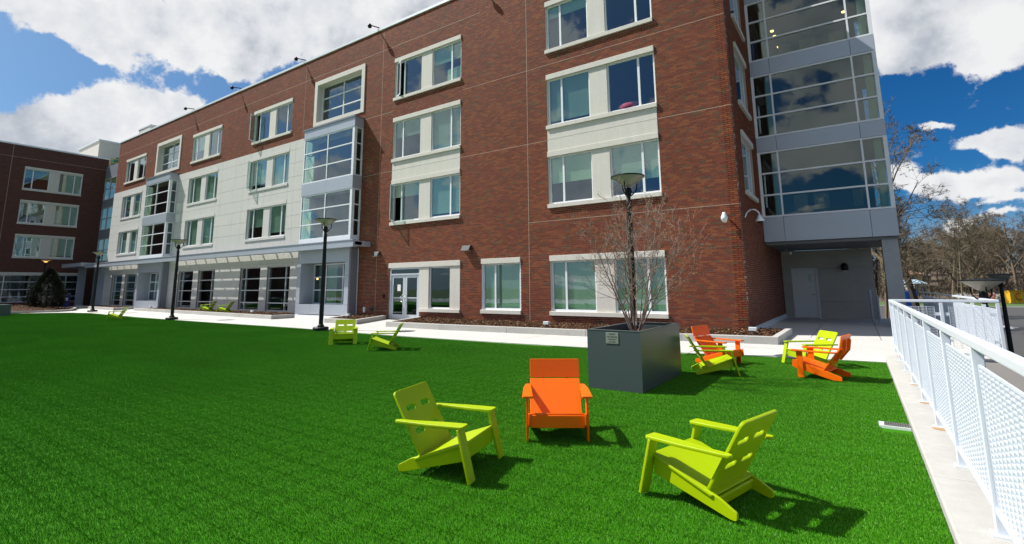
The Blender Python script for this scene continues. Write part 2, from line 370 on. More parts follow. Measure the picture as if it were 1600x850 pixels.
def dup(src, label, loc, rz=0, group=None):
    r = src.copy(); COL.objects.link(r); r.matrix_basis = Matrix.Translation(loc) @ Matrix.Rotation(rz, 4, 'Z')
    r['label'] = label
    if group: r['group'] = group
    for ch in list(src.children):
        c = ch.copy(); COL.objects.link(c); c.parent = r; c.matrix_parent_inverse = ch.matrix_parent_inverse.copy()
        for g in list(ch.children):
            d = g.copy(); COL.objects.link(d); d.parent = c; d.matrix_parent_inverse = g.matrix_parent_inverse.copy()
    return r
def rsub(rects, hole):
    a0, a1, b0, b1 = hole; res = []
    for (u0, u1, z0, z1) in rects:
        if a0 >= u1 - 1e-6 or a1 <= u0 + 1e-6 or b0 >= z1 - 1e-6 or b1 <= z0 + 1e-6: res.append((u0, u1, z0, z1)); continue
        if b0 > z0: res.append((u0, u1, z0, b0))
        if b1 < z1: res.append((u0, u1, b1, z1))
        m0, m1 = max(z0, b0), min(z1, b1)
        if a0 > u0: res.append((u0, a0, m0, m1))
        if a1 < u1: res.append((a1, u1, m0, m1))
    return res
def minus(rect, holes):
    r = [rect]
    for h in holes: r = rsub(r, h)
    return [q for q in r if q[1] - q[0] > .004 and q[3] - q[2] > .004]
rng = random.Random(7)

# ================================================================ GROUND
def turf_y(x):
    pts = [(-46.4, 9.3), (-45.7, 11.0), (-42, 11.9), (-33, 11.45), (-24, 11.25), (-18.5, 11.42), (-11.9, 11.08), (-7.65, 11.16), (-3.4, 11.45), (-2.15, 11.75), (.32, 12.1), (5, 12.1)]
    if x <= pts[0][0]: return pts[0][1]
    for (a, b), (c, d) in zip(pts[:-1], pts[1:]):
        if a <= x <= c: return b + (d - b) * (x - a) / (c - a)
    return 12.1
LOT = -2.4
mb = MB(); mb.quad([(-900, -900, LOT - .02), (900, -900, LOT - .02), (900, 1500, LOT - .02), (-900, 1500, LOT - .02)])
struct(put('ground', mb, grass_far))
# terrace the hall and the lawn stand on
mb = MB(); mb.prism([(-75, -20), (.66, -20), (.66, 13.18), (2.3, 13.18), (2.3, 27.5), (-75, 27.5)], LOT, -.035)
struct(put('terrace', mb, curb_conc))
# turf backing
xs = [-46.4, -45.7, -42, -33, -24, -18.5, -11.9, -7.65, -3.4, -2.15, .32]
poly = [(.32, -6)] + [(x, turf_y(x)) for x in reversed(xs)] + [(-60, -5)]
mb = MB(); mb.quad([(p[0], p[1], -.018) for p in poly])
struct(put('lawn_ground', mb, turf_base))
# pavement slabs
pv = MB(); pv.quad([(-63, 7, -.03), (2.2, 7, -.03), (2.2, 27, -.03), (-63, 27, -.03)])
pave = struct(put('pavement', pv, joint_m))
def slab(pts):
    m = MB(); m.prism(pts, -.03, 0.0); put('paving_slab', m, concrete, pave)
edges = [-62, -57, -52] + [-46.4 + i * 2.4 for i in range(0, 20)] + [1.2, 2.28]
edges = sorted(set(round(e, 2) for e in edges))
G_ = .009
for a, b in zip(edges[:-1], edges[1:]):
    if a < -47: y0a = y0b = 11.0
    else: y0a, y0b = turf_y(a) + .005, turf_y(b) + .005
    if a >= .3: y0a = y0b = 13.25
    elif b > .32: pass
    mid = 13.25 if a > -20 else 13.3
    if b - a < .3: continue
    slab([(a + G_, y0a), (b - G_, y0b), (b - G_, mid), (a + G_, mid)]) if a < .3 else None
    slab([(a + G_, mid + 2 * G_), (b - G_, mid + 2 * G_), (b - G_, 16.5), (a + G_, 16.5)])
for a, b in ((-4.0, -2.9), (-2.78, -1.2), (-1.2, .4), (.4, 2.28)):
    for c, d in ((16.5, 19.0), (19.0, 21.6), (21.6, 24), (24, 26.9)):
        if a < -2.8: continue
        slab([(a + G_, c + 2 * G_), (b - G_, c + 2 * G_), (b - G_, d), (a + G_, d)])
# kerb strip below the railing
kb = MB(); ys = [-8, -4.5, -1.0, 2.0, 5.0, 8.0, 11.0, 12.6]
ks = MB(); ks.box(WLD, .34, .64, -8, 12.6, -.034, -.012); kstrip = struct(put('kerb', ks, joint_m))
for a, b in zip(ys[:-1], ys[1:]):
    m = MB(); m.box(WLD, .325, .66, a + .003, b - .003, -.03, .062); put('kerb_stone', m, curb_conc, kstrip, bevel=.012)
# lot, road, hill
mb = MB(); mb.box(WLD, .66, 60, -30, 112, LOT - .3, LOT + .004, skip='b'); struct(put('car_park', mb, asphalt))
mb = MB(); mb.box(WLD, .7, 60, 112, 112.3, LOT, LOT + .14); struct(put('car_park_kerb', mb, curb_conc))
a0 = at(1580, 500, 52); ax, ay = 10.6, 61.0
mb = MB(); z = LOT + .009
mb.quad([(ax - .12, ay - 1.4, z), (ax + .12, ay - 1.4, z), (ax + .12, ay, z), (ax - .12, ay, z)])
mb.quad([(ax - .75, ay, z), (ax + .75, ay, z), (ax, ay + 3.6, z)]); mb.quad([(ax - 1.3, ay - .5, z), (ax - .3, ay - .5, z), (ax - .3, ay - .1, z), (ax - 1.3, ay - .1, z)])
struct(put('painted_road_arrow', mb, paint_w))
# wooded hillside beyond
mb = MB(); NX, NY = 50, 26
hv = {}
for j in range(NY):
    for i in range(NX):
        X = -260 + i * 12; Y = 128 + j * 12
        r = (Y - 132) / 110; zz = LOT - .1 + (max(0, min(1, r)) ** 1.3) * 9 + (math.sin(X * .05) + math.sin(Y * .07 + X * .02)) * .5 * max(0, min(1, r * 3))
        hv[(i, j)] = len(mb.v); mb.v.append((X, Y, zz))
for j in range(NY - 1):
    for i in range(NX - 1): mb.f.append((hv[i, j], hv[i + 1, j], hv[i + 1, j + 1], hv[i, j + 1])); mb.mi.append(0)
struct(put('hillside', mb, hill_m, smooth=True))

# ================================================================ TURF blades
def turf():
    rs = np.random.RandomState(3)
    N = 1900; SZ = .26
    mb = MB()
    for i in range(N):
        x, y = rs.uniform(-SZ / 2, SZ / 2, 2); a = rs.uniform(0, 6.283); h = rs.uniform(.004, .011); w = rs.uniform(.0008, .0014)
        l = rs.uniform(.001, .006); b = rs.uniform(0, 6.283)
        dx, dy = math.cos(a) * w, math.sin(a) * w; lx, ly = math.cos(b) * l, math.sin(b) * l
        mb.quad([(x - dx, y - dy, -.004), (x + dx, y + dy, -.004), (x + dx * .6 + lx, y + dy * .6 + ly, h), (x - dx * .6 + lx, y - dy * .6 + ly, h)], tone=float(rs.rand()))
    patch = bpy.data.objects.new('turf_tuft', mb.mesh('turf_tuft', turf_m))
    pts = []
    step = .25
    for iy in range(int(-3 / step), int(12.2 / step)):
        for ix in range(int(60 / step)):
            x, y = .192 - ix * step, (iy + .5) * step
            if y > turf_y(x) - .12: continue
            if x < -45.9:
                # lawn edge runs off to the left foreground
                if y > 9.3 + (x + 46.4) * 1.02 - .12: continue
            if 6.62 < y < 6.95 and x > .03: continue
            d = CR @ np.array([x, y, -H])
            if d[2] < .8: continue
            pxx = 800 + F_PX * d[0] / d[2]
            if pxx < -250 or pxx > 1750: continue
            pts.append((x, y, -.012))
    me = bpy.data.meshes.new('artificial_turf'); me.from_pydata(pts, [], [])
    o = bpy.data.objects.new('artificial_turf', me); COL.objects.link(o); stuff(o)
    o['label'] = 'short green artificial turf covering the courtyard lawn'; o['category'] = 'grass'
    ng = bpy.data.node_groups.new('scatter_turf', 'GeometryNodeTree')
    ng.interface.new_socket('Geometry', in_out='INPUT', socket_type='NodeSocketGeometry'); ng.interface.new_socket('Geometry', in_out='OUTPUT', socket_type='NodeSocketGeometry')
    gi = ng.nodes.new('NodeGroupInput'); go = ng.nodes.new('NodeGroupOutput')
    ip = ng.nodes.new('GeometryNodeInstanceOnPoints'); oi = ng.nodes.new('GeometryNodeObjectInfo'); oi.inputs['Object'].default_value = patch; oi.inputs['As Instance'].default_value = True
    rv = ng.nodes.new('FunctionNodeRandomValue'); rv.data_type = 'FLOAT_VECTOR'; rv.inputs[0].default_value = (0, 0, 0); rv.inputs[1].default_value = (0, 0, 4)
    fl = ng.nodes.new('ShaderNodeVectorMath'); fl.operation = 'FLOOR'; ml = ng.nodes.new('ShaderNodeVectorMath'); ml.operation = 'SCALE'; ml.inputs['Scale'].default_value = math.pi / 2
    L = ng.links.new
    L(gi.outputs[0], ip.inputs['Points']); L(oi.outputs['Geometry'], ip.inputs['Instance']); L(rv.outputs[0], fl.inputs[0]); L(fl.outputs[0], ml.inputs[0]); L(ml.outputs[0], ip.inputs['Rotation']); L(ip.outputs[0], go.inputs[0])
    md = o.modifiers.new('scatter', 'NODES'); md.node_group = ng
turf()

# ================================================================ MAIN HALL
hall = thing('residence_hall', 'long four storey red brick hall with pale stone panels, windows and metal bays', 'building', (-29, DY, 0))
TOP = 15.05
XR, XL = -2.78, -55.6
holes = []      # through openings in the main wall
trims = []      # areas of the main wall not faced in brick
Z4 = (10.97, 12.88); Z3 = (7.77, 9.70); Z2 = (4.61, 6.50); Z1 = (.55, 2.42)

def pane(F, parent, u0, u1, w, z0, z1, gm=None, nm='pane'):
    m = MB(); m.box(F, u0, u1, w - .006, w + .006, z0, z1); put(nm, m, gm or glass, parent)
rblind = random.Random(5)
def window(F, B, u0, u1, z0, z1, split, side, ang=0, w=-.10, blind=None, extra=None, fm=None):
    """sliding split window: narrow casement on `side`, wide fixed light beside it"""
    fm = fm or vinyl; t_ = .055
    fb = MB()
    fb.box(F, u0, u0 + t_, w - .04, w + .03, z0, z1).box(F, u1 - t_, u1, w - .04, w + .03, z0, z1)
    fb.box(F, u0 + t_, u1 - t_, w - .038, w + .028, z0, z0 + t_ + .02).box(F, u0 + t_, u1 - t_, w - .038, w + .028, z1 - t_, z1)
    c = u0 + split if side == 'l' else u1 - split
    fb.box(F, c - .04, c + .04, w - .038, w + .028, z0 + t_ + .02, z1 - t_)
    fr = put('window', fb, fm, B)
    za, zb = z0 + t_ + .02, z1 - t_
    if side == 'l': wide = (c + .04, u1 - t_); nar = (u0 + t_, c - .04)
    else: wide = (u0 + t_, c - .04); nar = (c + .04, u1 - t_)
    pane(F, fr, wide[0], wide[1], w, za, zb)
    if ang:
        # casement swung open, hinged at the outer jamb (l) or at the mullion (r)
        hp = Vector(F.p(nar[0], w + .03, 0)) if side == 'l' else Vector(F.p(nar[1], w + .03, 0))
        Wd = nar[1] - nar[0]; sgn = 1 if side == 'l' else -1
        a = R_(ang); d = F.u * (sgn * math.cos(a)) + F.n * math.sin(a)
        G = FR(hp, d, F.n * math.cos(a) - F.u * (sgn * math.sin(a)))
        sb = MB(); e = .045
        sb.box(G, 0, e, -.02, .02, za, zb).box(G, Wd - e, Wd, -.02, .02, za, zb).box(G, e, Wd - e, -.02, .02, za, za + e).box(G, e, Wd - e, -.02, .02, zb - e, zb)
        put('open_sash', sb, fm, fr); pane(G, fr, e, Wd - e, 0, za + e, zb - e)
    else: pane(F, fr, nar[0], nar[1], w - .01, za, zb)
    if blind:
        m = MB(); bz = z1 - (z1 - z0) * blind[0] * rblind.choice((1, 1, .97, .86, .62)); blind = (1, rblind.choice((blind[1], blind[1], blind_dim)))
        m.quad([F.p(u0 + .03, w - .055, bz), F.p(u1 - .03, w - .055, bz), F.p(u1 - .03, w - .055, z1 - .02), F.p(u0 + .03, w - .055, z1 - .02)])
        put('blind', m, blind[1], fr)
    if extra: extra(F, fr, u0, u1, w, z0, z1)
    return fr
def stonebox(nm, F, B, u0, u1, w0, w1, z0, z1, m_=None, bev=.006):
    m = MB(); m.box(F, u0, u1, w0, w1, z0, z1); return put(nm, m, m_ or precast, B, bevel=bev, segs=1)
def group(F, B, u0, zs, wd=4.42, angs=(0, 0), blinds=(None, None), hl=None, tr=None, st=None, lint=.21, extra=(None, None), lower=False):
    z0, z1 = zs; u1 = u0 + wd; k = wd / 4.42; st = st or precast
    a = (u0 + .05, u0 + 1.88 * k); b = (u0 + 2.60 * k, u1 - .02)
    window(F, B, a[0], a[1], z0, z1, .60 * k, 'l', angs[0], blind=blinds[0], extra=extra[0])
    window(F, B, b[0], b[1], z0, z1, .60 * k, 'r', angs[1], blind=blinds[1], extra=extra[1])
    stonebox('lintel', F, B, u0, u1, -.10, .045, z1, z1 + lint, st)
    stonebox('sill', F, B, u0 - .02, u1 + .02, -.10, .075, z0 - .15, z0, st)
    stonebox('pier', F, B, a[1], b[0], -.14, -.012, z0, z1, st)
    hl += [(a[0], a[1], z0, z1), (b[0], b[1], z0, z1), (a[1], b[0], z0, z1)]
    tr.append((u0, u1, z0 - .15, z1 + lint)); hl.append((u0 - .02 + .02, u1, z0 - .15, z0)); hl.append((u0, u1, z1, z1 + lint)); hl.append((u0, u0 + .05, z0, z1)); hl.append((u1 - .02, u1, z0, z1))
    stonebox('jamb', F, B, u0, u0 + .048, -.14, -.02, z0, z1, st, 0); stonebox('jamb', F, B, u1 - .018, u1, -.14, -.02, z0, z1, st, 0)
bl = lambda f: (f, blind_m)
def bed(F, fr, u0, u1, w, z0, z1):
    m = MB()
    c = Vector(F.p((u0 + u1) / 2 - .2, w - .5, z0 + .1))
    m.lathe([(.0, .30), (.3, .28), (.52, .18), (.58, .08), (.56, 0)], c, 14); put('bedding', m, pink_m, fr, smooth=True)
def poster(F, fr, u0, u1, w, z0, z1):
    m = MB(); m.quad([F.p(u1 - 1.0, w - .12, z0 + .08), F.p(u1 - .12, w - .12, z0 + .08), F.p(u1 - .12, w - .12, z0 + .75), F.p(u1 - 1.0, w - .12, z0 + .72)]); put('paper_sheet', m, curtain_m, fr)
XRG, XLG = -9.58, -18.5
group(FM, hall, XRG, Z4, hl=holes, tr=trims, blinds=(bl(.42), None))
group(FM, hall, XRG, Z3, hl=holes, tr=trims, blinds=((.93, curtain_m), None), extra=(None, bed))
group(FM, hall, XRG, Z2, hl=holes, tr=trims, blinds=((.9, curtain_m), bl(.82)))
group(FM, hall, XRG, Z1, hl=holes, tr=trims, blinds=(bl(1), bl(1)))
group(FM, hall, XLG, Z4, hl=holes, tr=trims, angs=(24, 0), blinds=(None, (.5, blind_m)), extra=(None, poster))
group(FM, hall, XLG, Z3, hl=holes, tr=trims, blinds=(bl(.5), (.95, curtain_m)))
group(FM, hall, XLG, Z2, hl=holes, tr=trims, angs=(62, 0), blinds=(bl(.35), bl(.9)))
# spandrels of pale stone between second and third floor windows
for u0 in (XRG, XLG):
    for a, b in ((Z2[1] + .212, 7.19), (7.20, Z3[0] - .152)):
        stonebox('spandrel', FM, hall, u0 + .01, u0 + 4.41, -.10, .012, a, b)
    trims.append((u0, u0 + 4.42, Z2[1] + .2, Z3[0] - .14)); holes.append((u0 + .01, u0 + 4.41, Z2[1] + .2, Z3[0] - .14))
# single window C
window(FM, hall, -12.83, -10.96, .55, 2.42, .62, 'l', blind=bl(1))
stonebox('lintel', FM, hall, -12.88, -10.92, -.10, .045, 2.42, 2.63); stonebox('sill', FM, hall, -12.90, -10.90, -.10, .075, .40, .55)
holes += [(-12.88, -10.92, .40, 2.63)]; trims += [(-12.88, -10.92, .40, 2.63)]
stonebox('jamb', FM, hall, -12.88, -12.832, -.14, -.02, .55, 2.42, vinyl, 0); stonebox('jamb', FM, hall, -10.958, -10.92, -.14, -.02, .55, 2.42, vinyl, 0)
# entrance doors
stonebox('lintel', FM, hall, -18.5, -14.02, -.10, .05, 2.40, 2.63)
stonebox('pier', FM, hall, -16.45, -15.88, -.14, .01, .54, 2.40); stonebox('pier', FM, hall, -14.62, -14.04, -.14, .01, .54, 2.40)
stonebox('sill', FM, hall, -16.45, -14.02, -.10, .075, .39, .54)
window_one = MB(); u0, u1 = -15.88, -14.62
window_one.box(FM, u0, u0 + .05, -.16, -.08, .54, 2.40).box(FM, u1 - .05, u1, -.16, -.08, .54, 2.40).box(FM, u0 + .05, u1 - .05, -.16, -.08, .54, .60).box(FM, u0 + .05, u1 - .05, -.16, -.08, 2.34, 2.40)
wo_ = put('window', window_one, vinyl, hall); pane(FM, wo_, u0 + .05, u1 - .05, -.12, .60, 2.34, glass_g)
holes += [(-18.5, -14.04, .39, 2.63), (-18.5, -16.45, -.05, .39)]; trims += [(-18.5, -14.04, .39, 2.63), (-18.5, -16.45, -.05, .39)]
df = MB(); a, b = -18.42, -16.47
df.box(FM, a, a + .06, -.14, -.02, 0, 2.40).box(FM, b - .06, b, -.14, -.02, 0, 2.40).box(FM, a + .06, b - .06, -.139, -.021, 2.33, 2.40).box(FM, a + .06, b - .06, -.139, -.021, 2.06, 2.13)
dr = put('entrance_door', df, alu, hall); pane(FM, dr, a + .06, b - .06, -.08, 2.13, 2.33, glass_g)
mid = (a + b) / 2
for (c0, c1) in ((a + .065, mid - .006), (mid + .006, b - .065)):
    lf = MB(); lf.box(FM, c0, c0 + .13, -.11, -.055, .02, 2.05).box(FM, c1 - .13, c1, -.11, -.055, .02, 2.05).box(FM, c0 + .13, c1 - .13, -.109, -.056, .02, .24).box(FM, c0 + .13, c1 - .13, -.109, -.056, 1.93, 2.05)
    lf.box(FM, c0 + .13, c1 - .13, -.10, -.07, .98, 1.03)
    lo = put('door_leaf', lf, alu, dr)
    gm = MB(); gm.box(FM, c0 + .13, c1 - .13, -.088, -.08, .24, 1.93); put('door_glass', gm, glass_g, dr)
    hx = mid - .10 if c0 < mid - .5 else mid + .10
    hd = MB(); hs = -1 if hx < mid else 1
    hd.path([FM.p(hx, -.055, .80), FM.p(hx, .02, .80), FM.p(hx + hs * .05, .03, .86), FM.p(hx + hs * .05, .03, 1.05), FM.p(hx, .02, 1.11), FM.p(hx, -.055, 1.11)], .014, 8); put('door_handle', hd, chrome, dr, smooth=True)
nt = MB(); nt.box(FM, -17.97, -17.75, -.078, -.074, 1.32, 1.62); put('paper_notice', nt, paper_m, dr)

# white section windows
WL, WLL, WLLL = -31.95, -40.62, -53.46
for u0, an, b in ((WL, (70, 0), (None, None)), (WLL, (0, 0), (None, None)), (WLLL, (0, 0), (None, None))):
    w_ = 4.42 if u0 > -50 else 4.3
    group(FM, hall, u0, Z4, wd=w_, hl=holes, tr=trims, angs=(an[0], 0), blinds=((.6, blind_m) if u0 == WLL else None, None))
    group(FM, hall, u0, (Z3[0] - .03, Z3[1] - .03), wd=w_, hl=holes, tr=trims, angs=(60 if u0 == WL else 0, 0), st=white_panel, blinds=((.95, blind_m), (1, blind_m)))
    group(FM, hall, u0, (Z2[0] - .03, Z2[1]), wd=w_, hl=holes, tr=trims, st=white_panel, blinds=(bl(1), bl(1)))
# big square windows over the bays
BAYS = (-25.2, -46.95)
for u0 in BAYS:
    a, b, z0, z1 = u0 - .07, u0 + 4.40, 10.75, 13.50; e = .27
    fr = MB(); fr.box(FM, a, a + e, -.42, .05, z0, z1).box(FM, b - e, b, -.42, .05, z0, z1).box(FM, a + e, b - e, -.42, .049, z1 - e, z1).box(FM, a + e, b - e, -.42, .049, z0, z0 + e * .8)
    put('stone_surround', fr, precast, hall, bevel=.006, segs=1)
    g0, g1, h0, h1 = a + e, b - e, z0 + e * .8, z1 - e
    gb = MB(); T_ = .06
    for q in (g0, (g0 + g1) / 2 - T_ / 2, g1 - T_): gb.box(FM, q, q + T_, -.40, -.31, h0, h1)
    dz = (h1 - h0) / 3
    for k in range(4):
        zc = h0 + k * dz; zc0 = zc - T_ / 2 if 0 < k < 3 else (zc if k == 0 else zc - T_)
        gb.box(FM, g0 + T_, (g0 + g1) / 2 - T_ / 2, -.398, -.312, zc0, zc0 + T_); gb.box(FM, (g0 + g1) / 2 + T_ / 2, g1 - T_, -.398, -.312, zc0, zc0 + T_)
    w_ = put('window', gb, vinyl, hall)
    for k in range(3):
        for q0, q1 in ((g0 + T_, (g0 + g1) / 2 - T_ / 2), ((g0 + g1) / 2 + T_ / 2, g1 - T_)):
            pane(FM, w_, q0, q1, -.36, h0 + k * dz + T_ / 2, h0 + (k + 1) * dz - T_ / 2)
    holes.append((a, b, z0, z1)); trims.append((a, b, z0, z1))
# ---- metal bays
FB = FR((0, 16.01, 0), (1, 0, 0), (0, -1, 0))
def bay(u0):
    u1 = u0 + 4.40; um = u0 + 2.17; D = .556
    root = MB()   # frame of mullions
    q = .07
    levels = ((7.23, 9.83), (4.08, 6.55))
    for z0, z1 in levels:
        root.box(FB, u0, u0 + q, -q, 0, z0, z1).box(FB, u1 - .17, u1, -.17, 0, z0, z1).box(FB, um - .035, um + .035, -q, .004, z0 + q, z1 - q)
        root.box(FB, u0 + q, u1 - .17, -q, -.002, z0, z0 + q).box(FB, u0 + q, u1 - .17, -q, -.002, z1 - q, z1)
        d = (z1 - z0) / 3
        for k in (1, 2):
            for a, b in ((u0 + q, um - .035), (um + .035, u1 - .17)): root.box(FB, a, b, -q, -.002, z0 + k * d - .03, z0 + k * d + .03)
        # side return
        for (sx, sg) in ((u1, -1), (u0, 1)):
            lo_, hi_ = (sx - .05, sx) if sg < 0 else (sx, sx + .05)
            root.box(FB, lo_, hi_, -D, -D + .09, z0, z1)
            for k in range(4):
                zc = z0 + k * d; zc = min(max(zc - .03, z0), z1 - .06); root.box(FB, lo_ + .002, hi_ - .002, -D + .09, -.171 if sg < 0 else -q, zc, zc + .06)
    bw = put('bay_window', root, vinyl, hall)
    for z0, z1 in levels:
        d = (z1 - z0) / 3
        for k in range(3):
            za, zb = z0 + k * d + (.07 if k == 0 else .03), z0 + (k + 1) * d - (.07 if k == 2 else .03)
            for a, b in ((u0 + q, um - .035), (um + .035, u1 - .17)): pane(FB, bw, a, b, -.04, za, zb)
            for sx in (u1 - .025, u0 + .025):
                m = MB(); m.box(FB, sx - .006, sx + .006, -D + .09, -.171, za, zb); put('pane', m, glass, bw)
    # metal panels: top, middle, bottom
    for z0, z1 in ((9.832, 10.34), (6.552, 7.228)):
        for a, b in ((u0 - .02, um - .004), (um + .004, u1 + .02)):
            m = MB(); m.box(FB, a, b, -.05, .02, z0, z1); put('metal_panel', m, metal_panel, bw)
        for sx in (u1, u0):
            m = MB(); m.box(FB, sx - .02, sx + .021, -D, -.051, z0, z1); put('metal_panel', m, metal_panel, bw)
    m = MB(); m.box(FB, u0 - .06, u1 + .06, -D, .07, 10.342, 10.40); put('bay_roof', m, metal_panel_dark, bw)
    m = MB(); m.box(FB, u0, u1, -D, .01, 3.86, 4.078); put('bay_floor', m, vinyl, bw)
    m = MB(); m.box(FB, u0 + .06, u1 - .18, -D, -.09, 6.75, 7.05); put('floor_slab', m, slab_m, bw)
    for z0 in (7.25, 4.1):   # drawn curtains at the left jamb and chairs inside
        m = MB(); m.box(FB, u0 + .1, u0 + .62, -.32, -.28, z0 + .05, z0 + 1.6); put('curtain', m, curtain_m, bw)
    # ground floor part
    z1 = 3.5; o0, o1, p0, p1 = u0 + .33, u1 - .33, .66, 2.80
    PB = .86
    gp = MB()
    for r in minus((u0, u1, 0, z1), [(o0, o1, p0, p1)]):
        pass
    base = MB(); base.box(FB, u0 + .01, u1 - .01, -.06, -.02, .06, z1); 
    for r in ((u0, o0 - .004, 0.02, p1), (o1 + .004, u1, 0.02, p1)):
        for za, zb in ((.03, .655), (.665, 1.40), (1.41, 2.10), (2.11, p1)):
            m = MB(); m.box(FB, r[0], r[1], -.10, 0, za, zb); put('metal_panel', m, metal_panel, bw)
    m = MB(); m.box(FB, u0, u1, -.10, .002, p1 + .006, z1); put('metal_panel', m, metal_panel, bw)
    for a, b in ((o0, u0 + 1.36), (u0 + 1.37, u0 + 2.55), (u0 + 2.56, o1)):
        m = MB(); m.box(FB, a, b, -.10, -.002, .14, .655); put('metal_panel', m, metal_panel, bw)
    m = MB(); m.box(FB, u0 - .02, u1 + .02, -.09, .035, -.03, .10); put('plinth', m, vinyl, bw)
    m = MB(); m.box(FB, o0, o1, -PB, -.10, .60, .64); put('window_shelf', m, metal_panel, bw)
    m = MB(); m.box(FB, o0, o1, -PB, -.10, p1 + .01, p1 + .05); put('window_head', m, metal_panel_dark, bw)
    for a, b in ((.66, 1.40), (1.41, 2.10), (2.11, 2.80)):
        m = MB(); m.box(FB, o0 - .06, o0 - .002, -PB, -.101, a, b); put('metal_panel', m, metal_panel, bw)
        m = MB(); m.box(FB, o1 + .002, o1 + .06, -PB, -.101, a, b); put('metal_panel', m, metal_panel, bw)
    for z0, za in ((0, 3.48),):
        for sx in (u1, u0):
            m = MB(); m.box(FB, sx - .03, sx - .002, -D, -.101, -.03, za); put('metal_panel', m, metal_panel_dark, bw)
            m = MB(); m.box(FB, sx - .02, sx + .02, -D - .002, -D + .03, -.02, za + .01); put('corner_trim', m, vinyl, bw)
    wf = MB(); w = -PB
    c = [o0, o0 + 1.1 , o0 + 2.55, o1]
    for q_ in c: wf.box(FB, q_ - .03, q_ + .03, w - .04, w + .04, .64, p1)
    for zc in (.67, 1.38, 2.08, 2.77):
        for a, b in zip(c[:-1], c[1:]): wf.box(FB, a + .03, b - .03, w - .038, w + .038, zc - .03, zc + .03)
    wg = put('window', wf, vinyl, hall)
    for a, b in zip(c[:-1], c[1:]):
        for za, zb in ((.70, 1.35), (1.41, 2.05), (2.11, 2.74)): pane(FB, wg, a + .03, b - .03, w, za, zb, glass_g)
    m = MB(); m.quad([FB.p(o0, w - .3, .66), FB.p(o0 + 1.6, w - .3, .66), FB.p(o0 + 1.6, w - .3, 2.8), FB.p(o0, w - .3, 2.8)]); put('blind', m, blind_m, wg)
    m = MB(); m.quad([FB.p(o1 - .9, w - .32, .66), FB.p(o1, w - .32, .66), FB.p(o1, w - .32, 2.8), FB.p(o1 - .9, w - .32, 2.8)]); put('blind', m, blind_m, wg)
    holes.append((u0 + .02, u1 - .02, .0, 3.5)); holes.append((u0 + .06, u1 - .18, 4.1, 6.6)); holes.append((u0 + .06, u1 - .18, 7.25, 9.8)); trims.append((u0, u1, -.1, 10.4))
for u0 in BAYS: bay(u0)

# storefront windows of the white section
def storefront(F, B, u0, u1, z0, z1, mull, w=-.12, gm=None, fm=None, rows=(1.39, 2.10), low=.65, hl=None):
    q = .06; fb = MB(); zs = [z0 + q / 2, low, *rows, z1 - q / 2]; us = [u0 + q / 2, *mull, u1 - q / 2]
    for u in us: fb.box(F, u - q / 2, u + q / 2, w - .05, w + .05, z0, z1)
    for zc in zs:
        for a, b in zip(us[:-1], us[1:]): fb.box(F, a + q / 2, b - q / 2, w - .048, w + .048, zc - q / 2, zc + q / 2)
    fr = put('window', fb, fm or alu, B)
    for a, b in zip(us[:-1], us[1:]):
        for c, d in zip(zs[:-1], zs[1:]): pane(F, fr, a + q / 2, b - q / 2, w, c + q / 2, d - q / 2, gm or glass_g)
    if hl is not None: hl.append((u0, u1, z0, z1))
    return fr
for (u0, u1, ml) in ((-29.12, -26.75, [-27.3]), (-32.25, -29.88, [-31.7]), (-37.85, -35.5, [-36.05]), (-40.95, -38.62, [-40.4]), (-50.9, -48.4, [-48.95]), (-53.85, -51.5, [-53.3])):
    storefront(FM, hall, u0, u1, .18, 2.80, ml, hl=holes)
def pendants():
    for i, (x, z) in enumerate(((-28.3, 1.95), (-27.5, 2.05), (-30.5, 2.0), (-36.6, 2.0), (-39.6, 2.0), (-23.2, 2.35), (-22.9, 1.9), (-27.0, 1.95))):
        m = MB(); m.lathe([(0, -.05), (.045, -.03), (.06, .02), (.03, .06), (0, .07)], (x, DY + 1.8 + (i % 3) * .5, z), 10); pl_ = put('pendant_lamp', m, bulb_m, hall); m = MB(); m.tube((x, DY + 1.8 + (i % 3) * .5, z + .07), (x, DY + 1.8 + (i % 3) * .5, 3.45), .006, n=4)
        put('cord', m, black_m, pl_)
pendants()

# ---- cladding panels of the white section (joints are real gaps)
ZW = [-.03, .73, 1.45, 2.2, 2.95, 3.7, 4.95, 5.7, 6.45, 7.19, 8.03, 8.87, 9.70, 10.24]
clad_rects = []
cols = {}
allx = [XL, -54.6, -53.9, -51.4, -49.2, -48.0, -47.0] 
seg1 = [XL, -54.5, -51.9, -49.2, -48.1, -46.96]
seg2 = [-42.53, -41.45, -39.2, -38.4, -36.25, -35.6, -33.8, -32.7, -31.9, -30.05, -29.35, -27.5, -26.9, -25.22]
def panels(xs):
    for a, b in zip(xs[:-1], xs[1:]):
        for c, d in zip(ZW[:-1], ZW[1:]):
            rs = minus((a + .006, b - .006, c + .006, d - .006), [(h[0], h[1], h[2], h[3]) for h in holes + trims])
            if not rs: continue
            m = MB()
            for r in rs: m.box(FM, r[0], r[1], -.03, .03, r[2], r[3], skip='k')
            put('cladding_panel', m, white_panel, hall)
panels(seg1); panels(seg2)
trims.append((XL - .1, BAYS[1] , -.1, 10.24)); trims.append((BAYS[1] + 4.40, BAYS[0], -.1, 10.24))
# ---- wall body
mb = MB()
for r in minus((XL, XR - .001, -.1, TOP), holes): mb.box(FM, r[0], r[1], -.30, -.009, r[2], r[3])
put('wall', mb, mortar, hall)
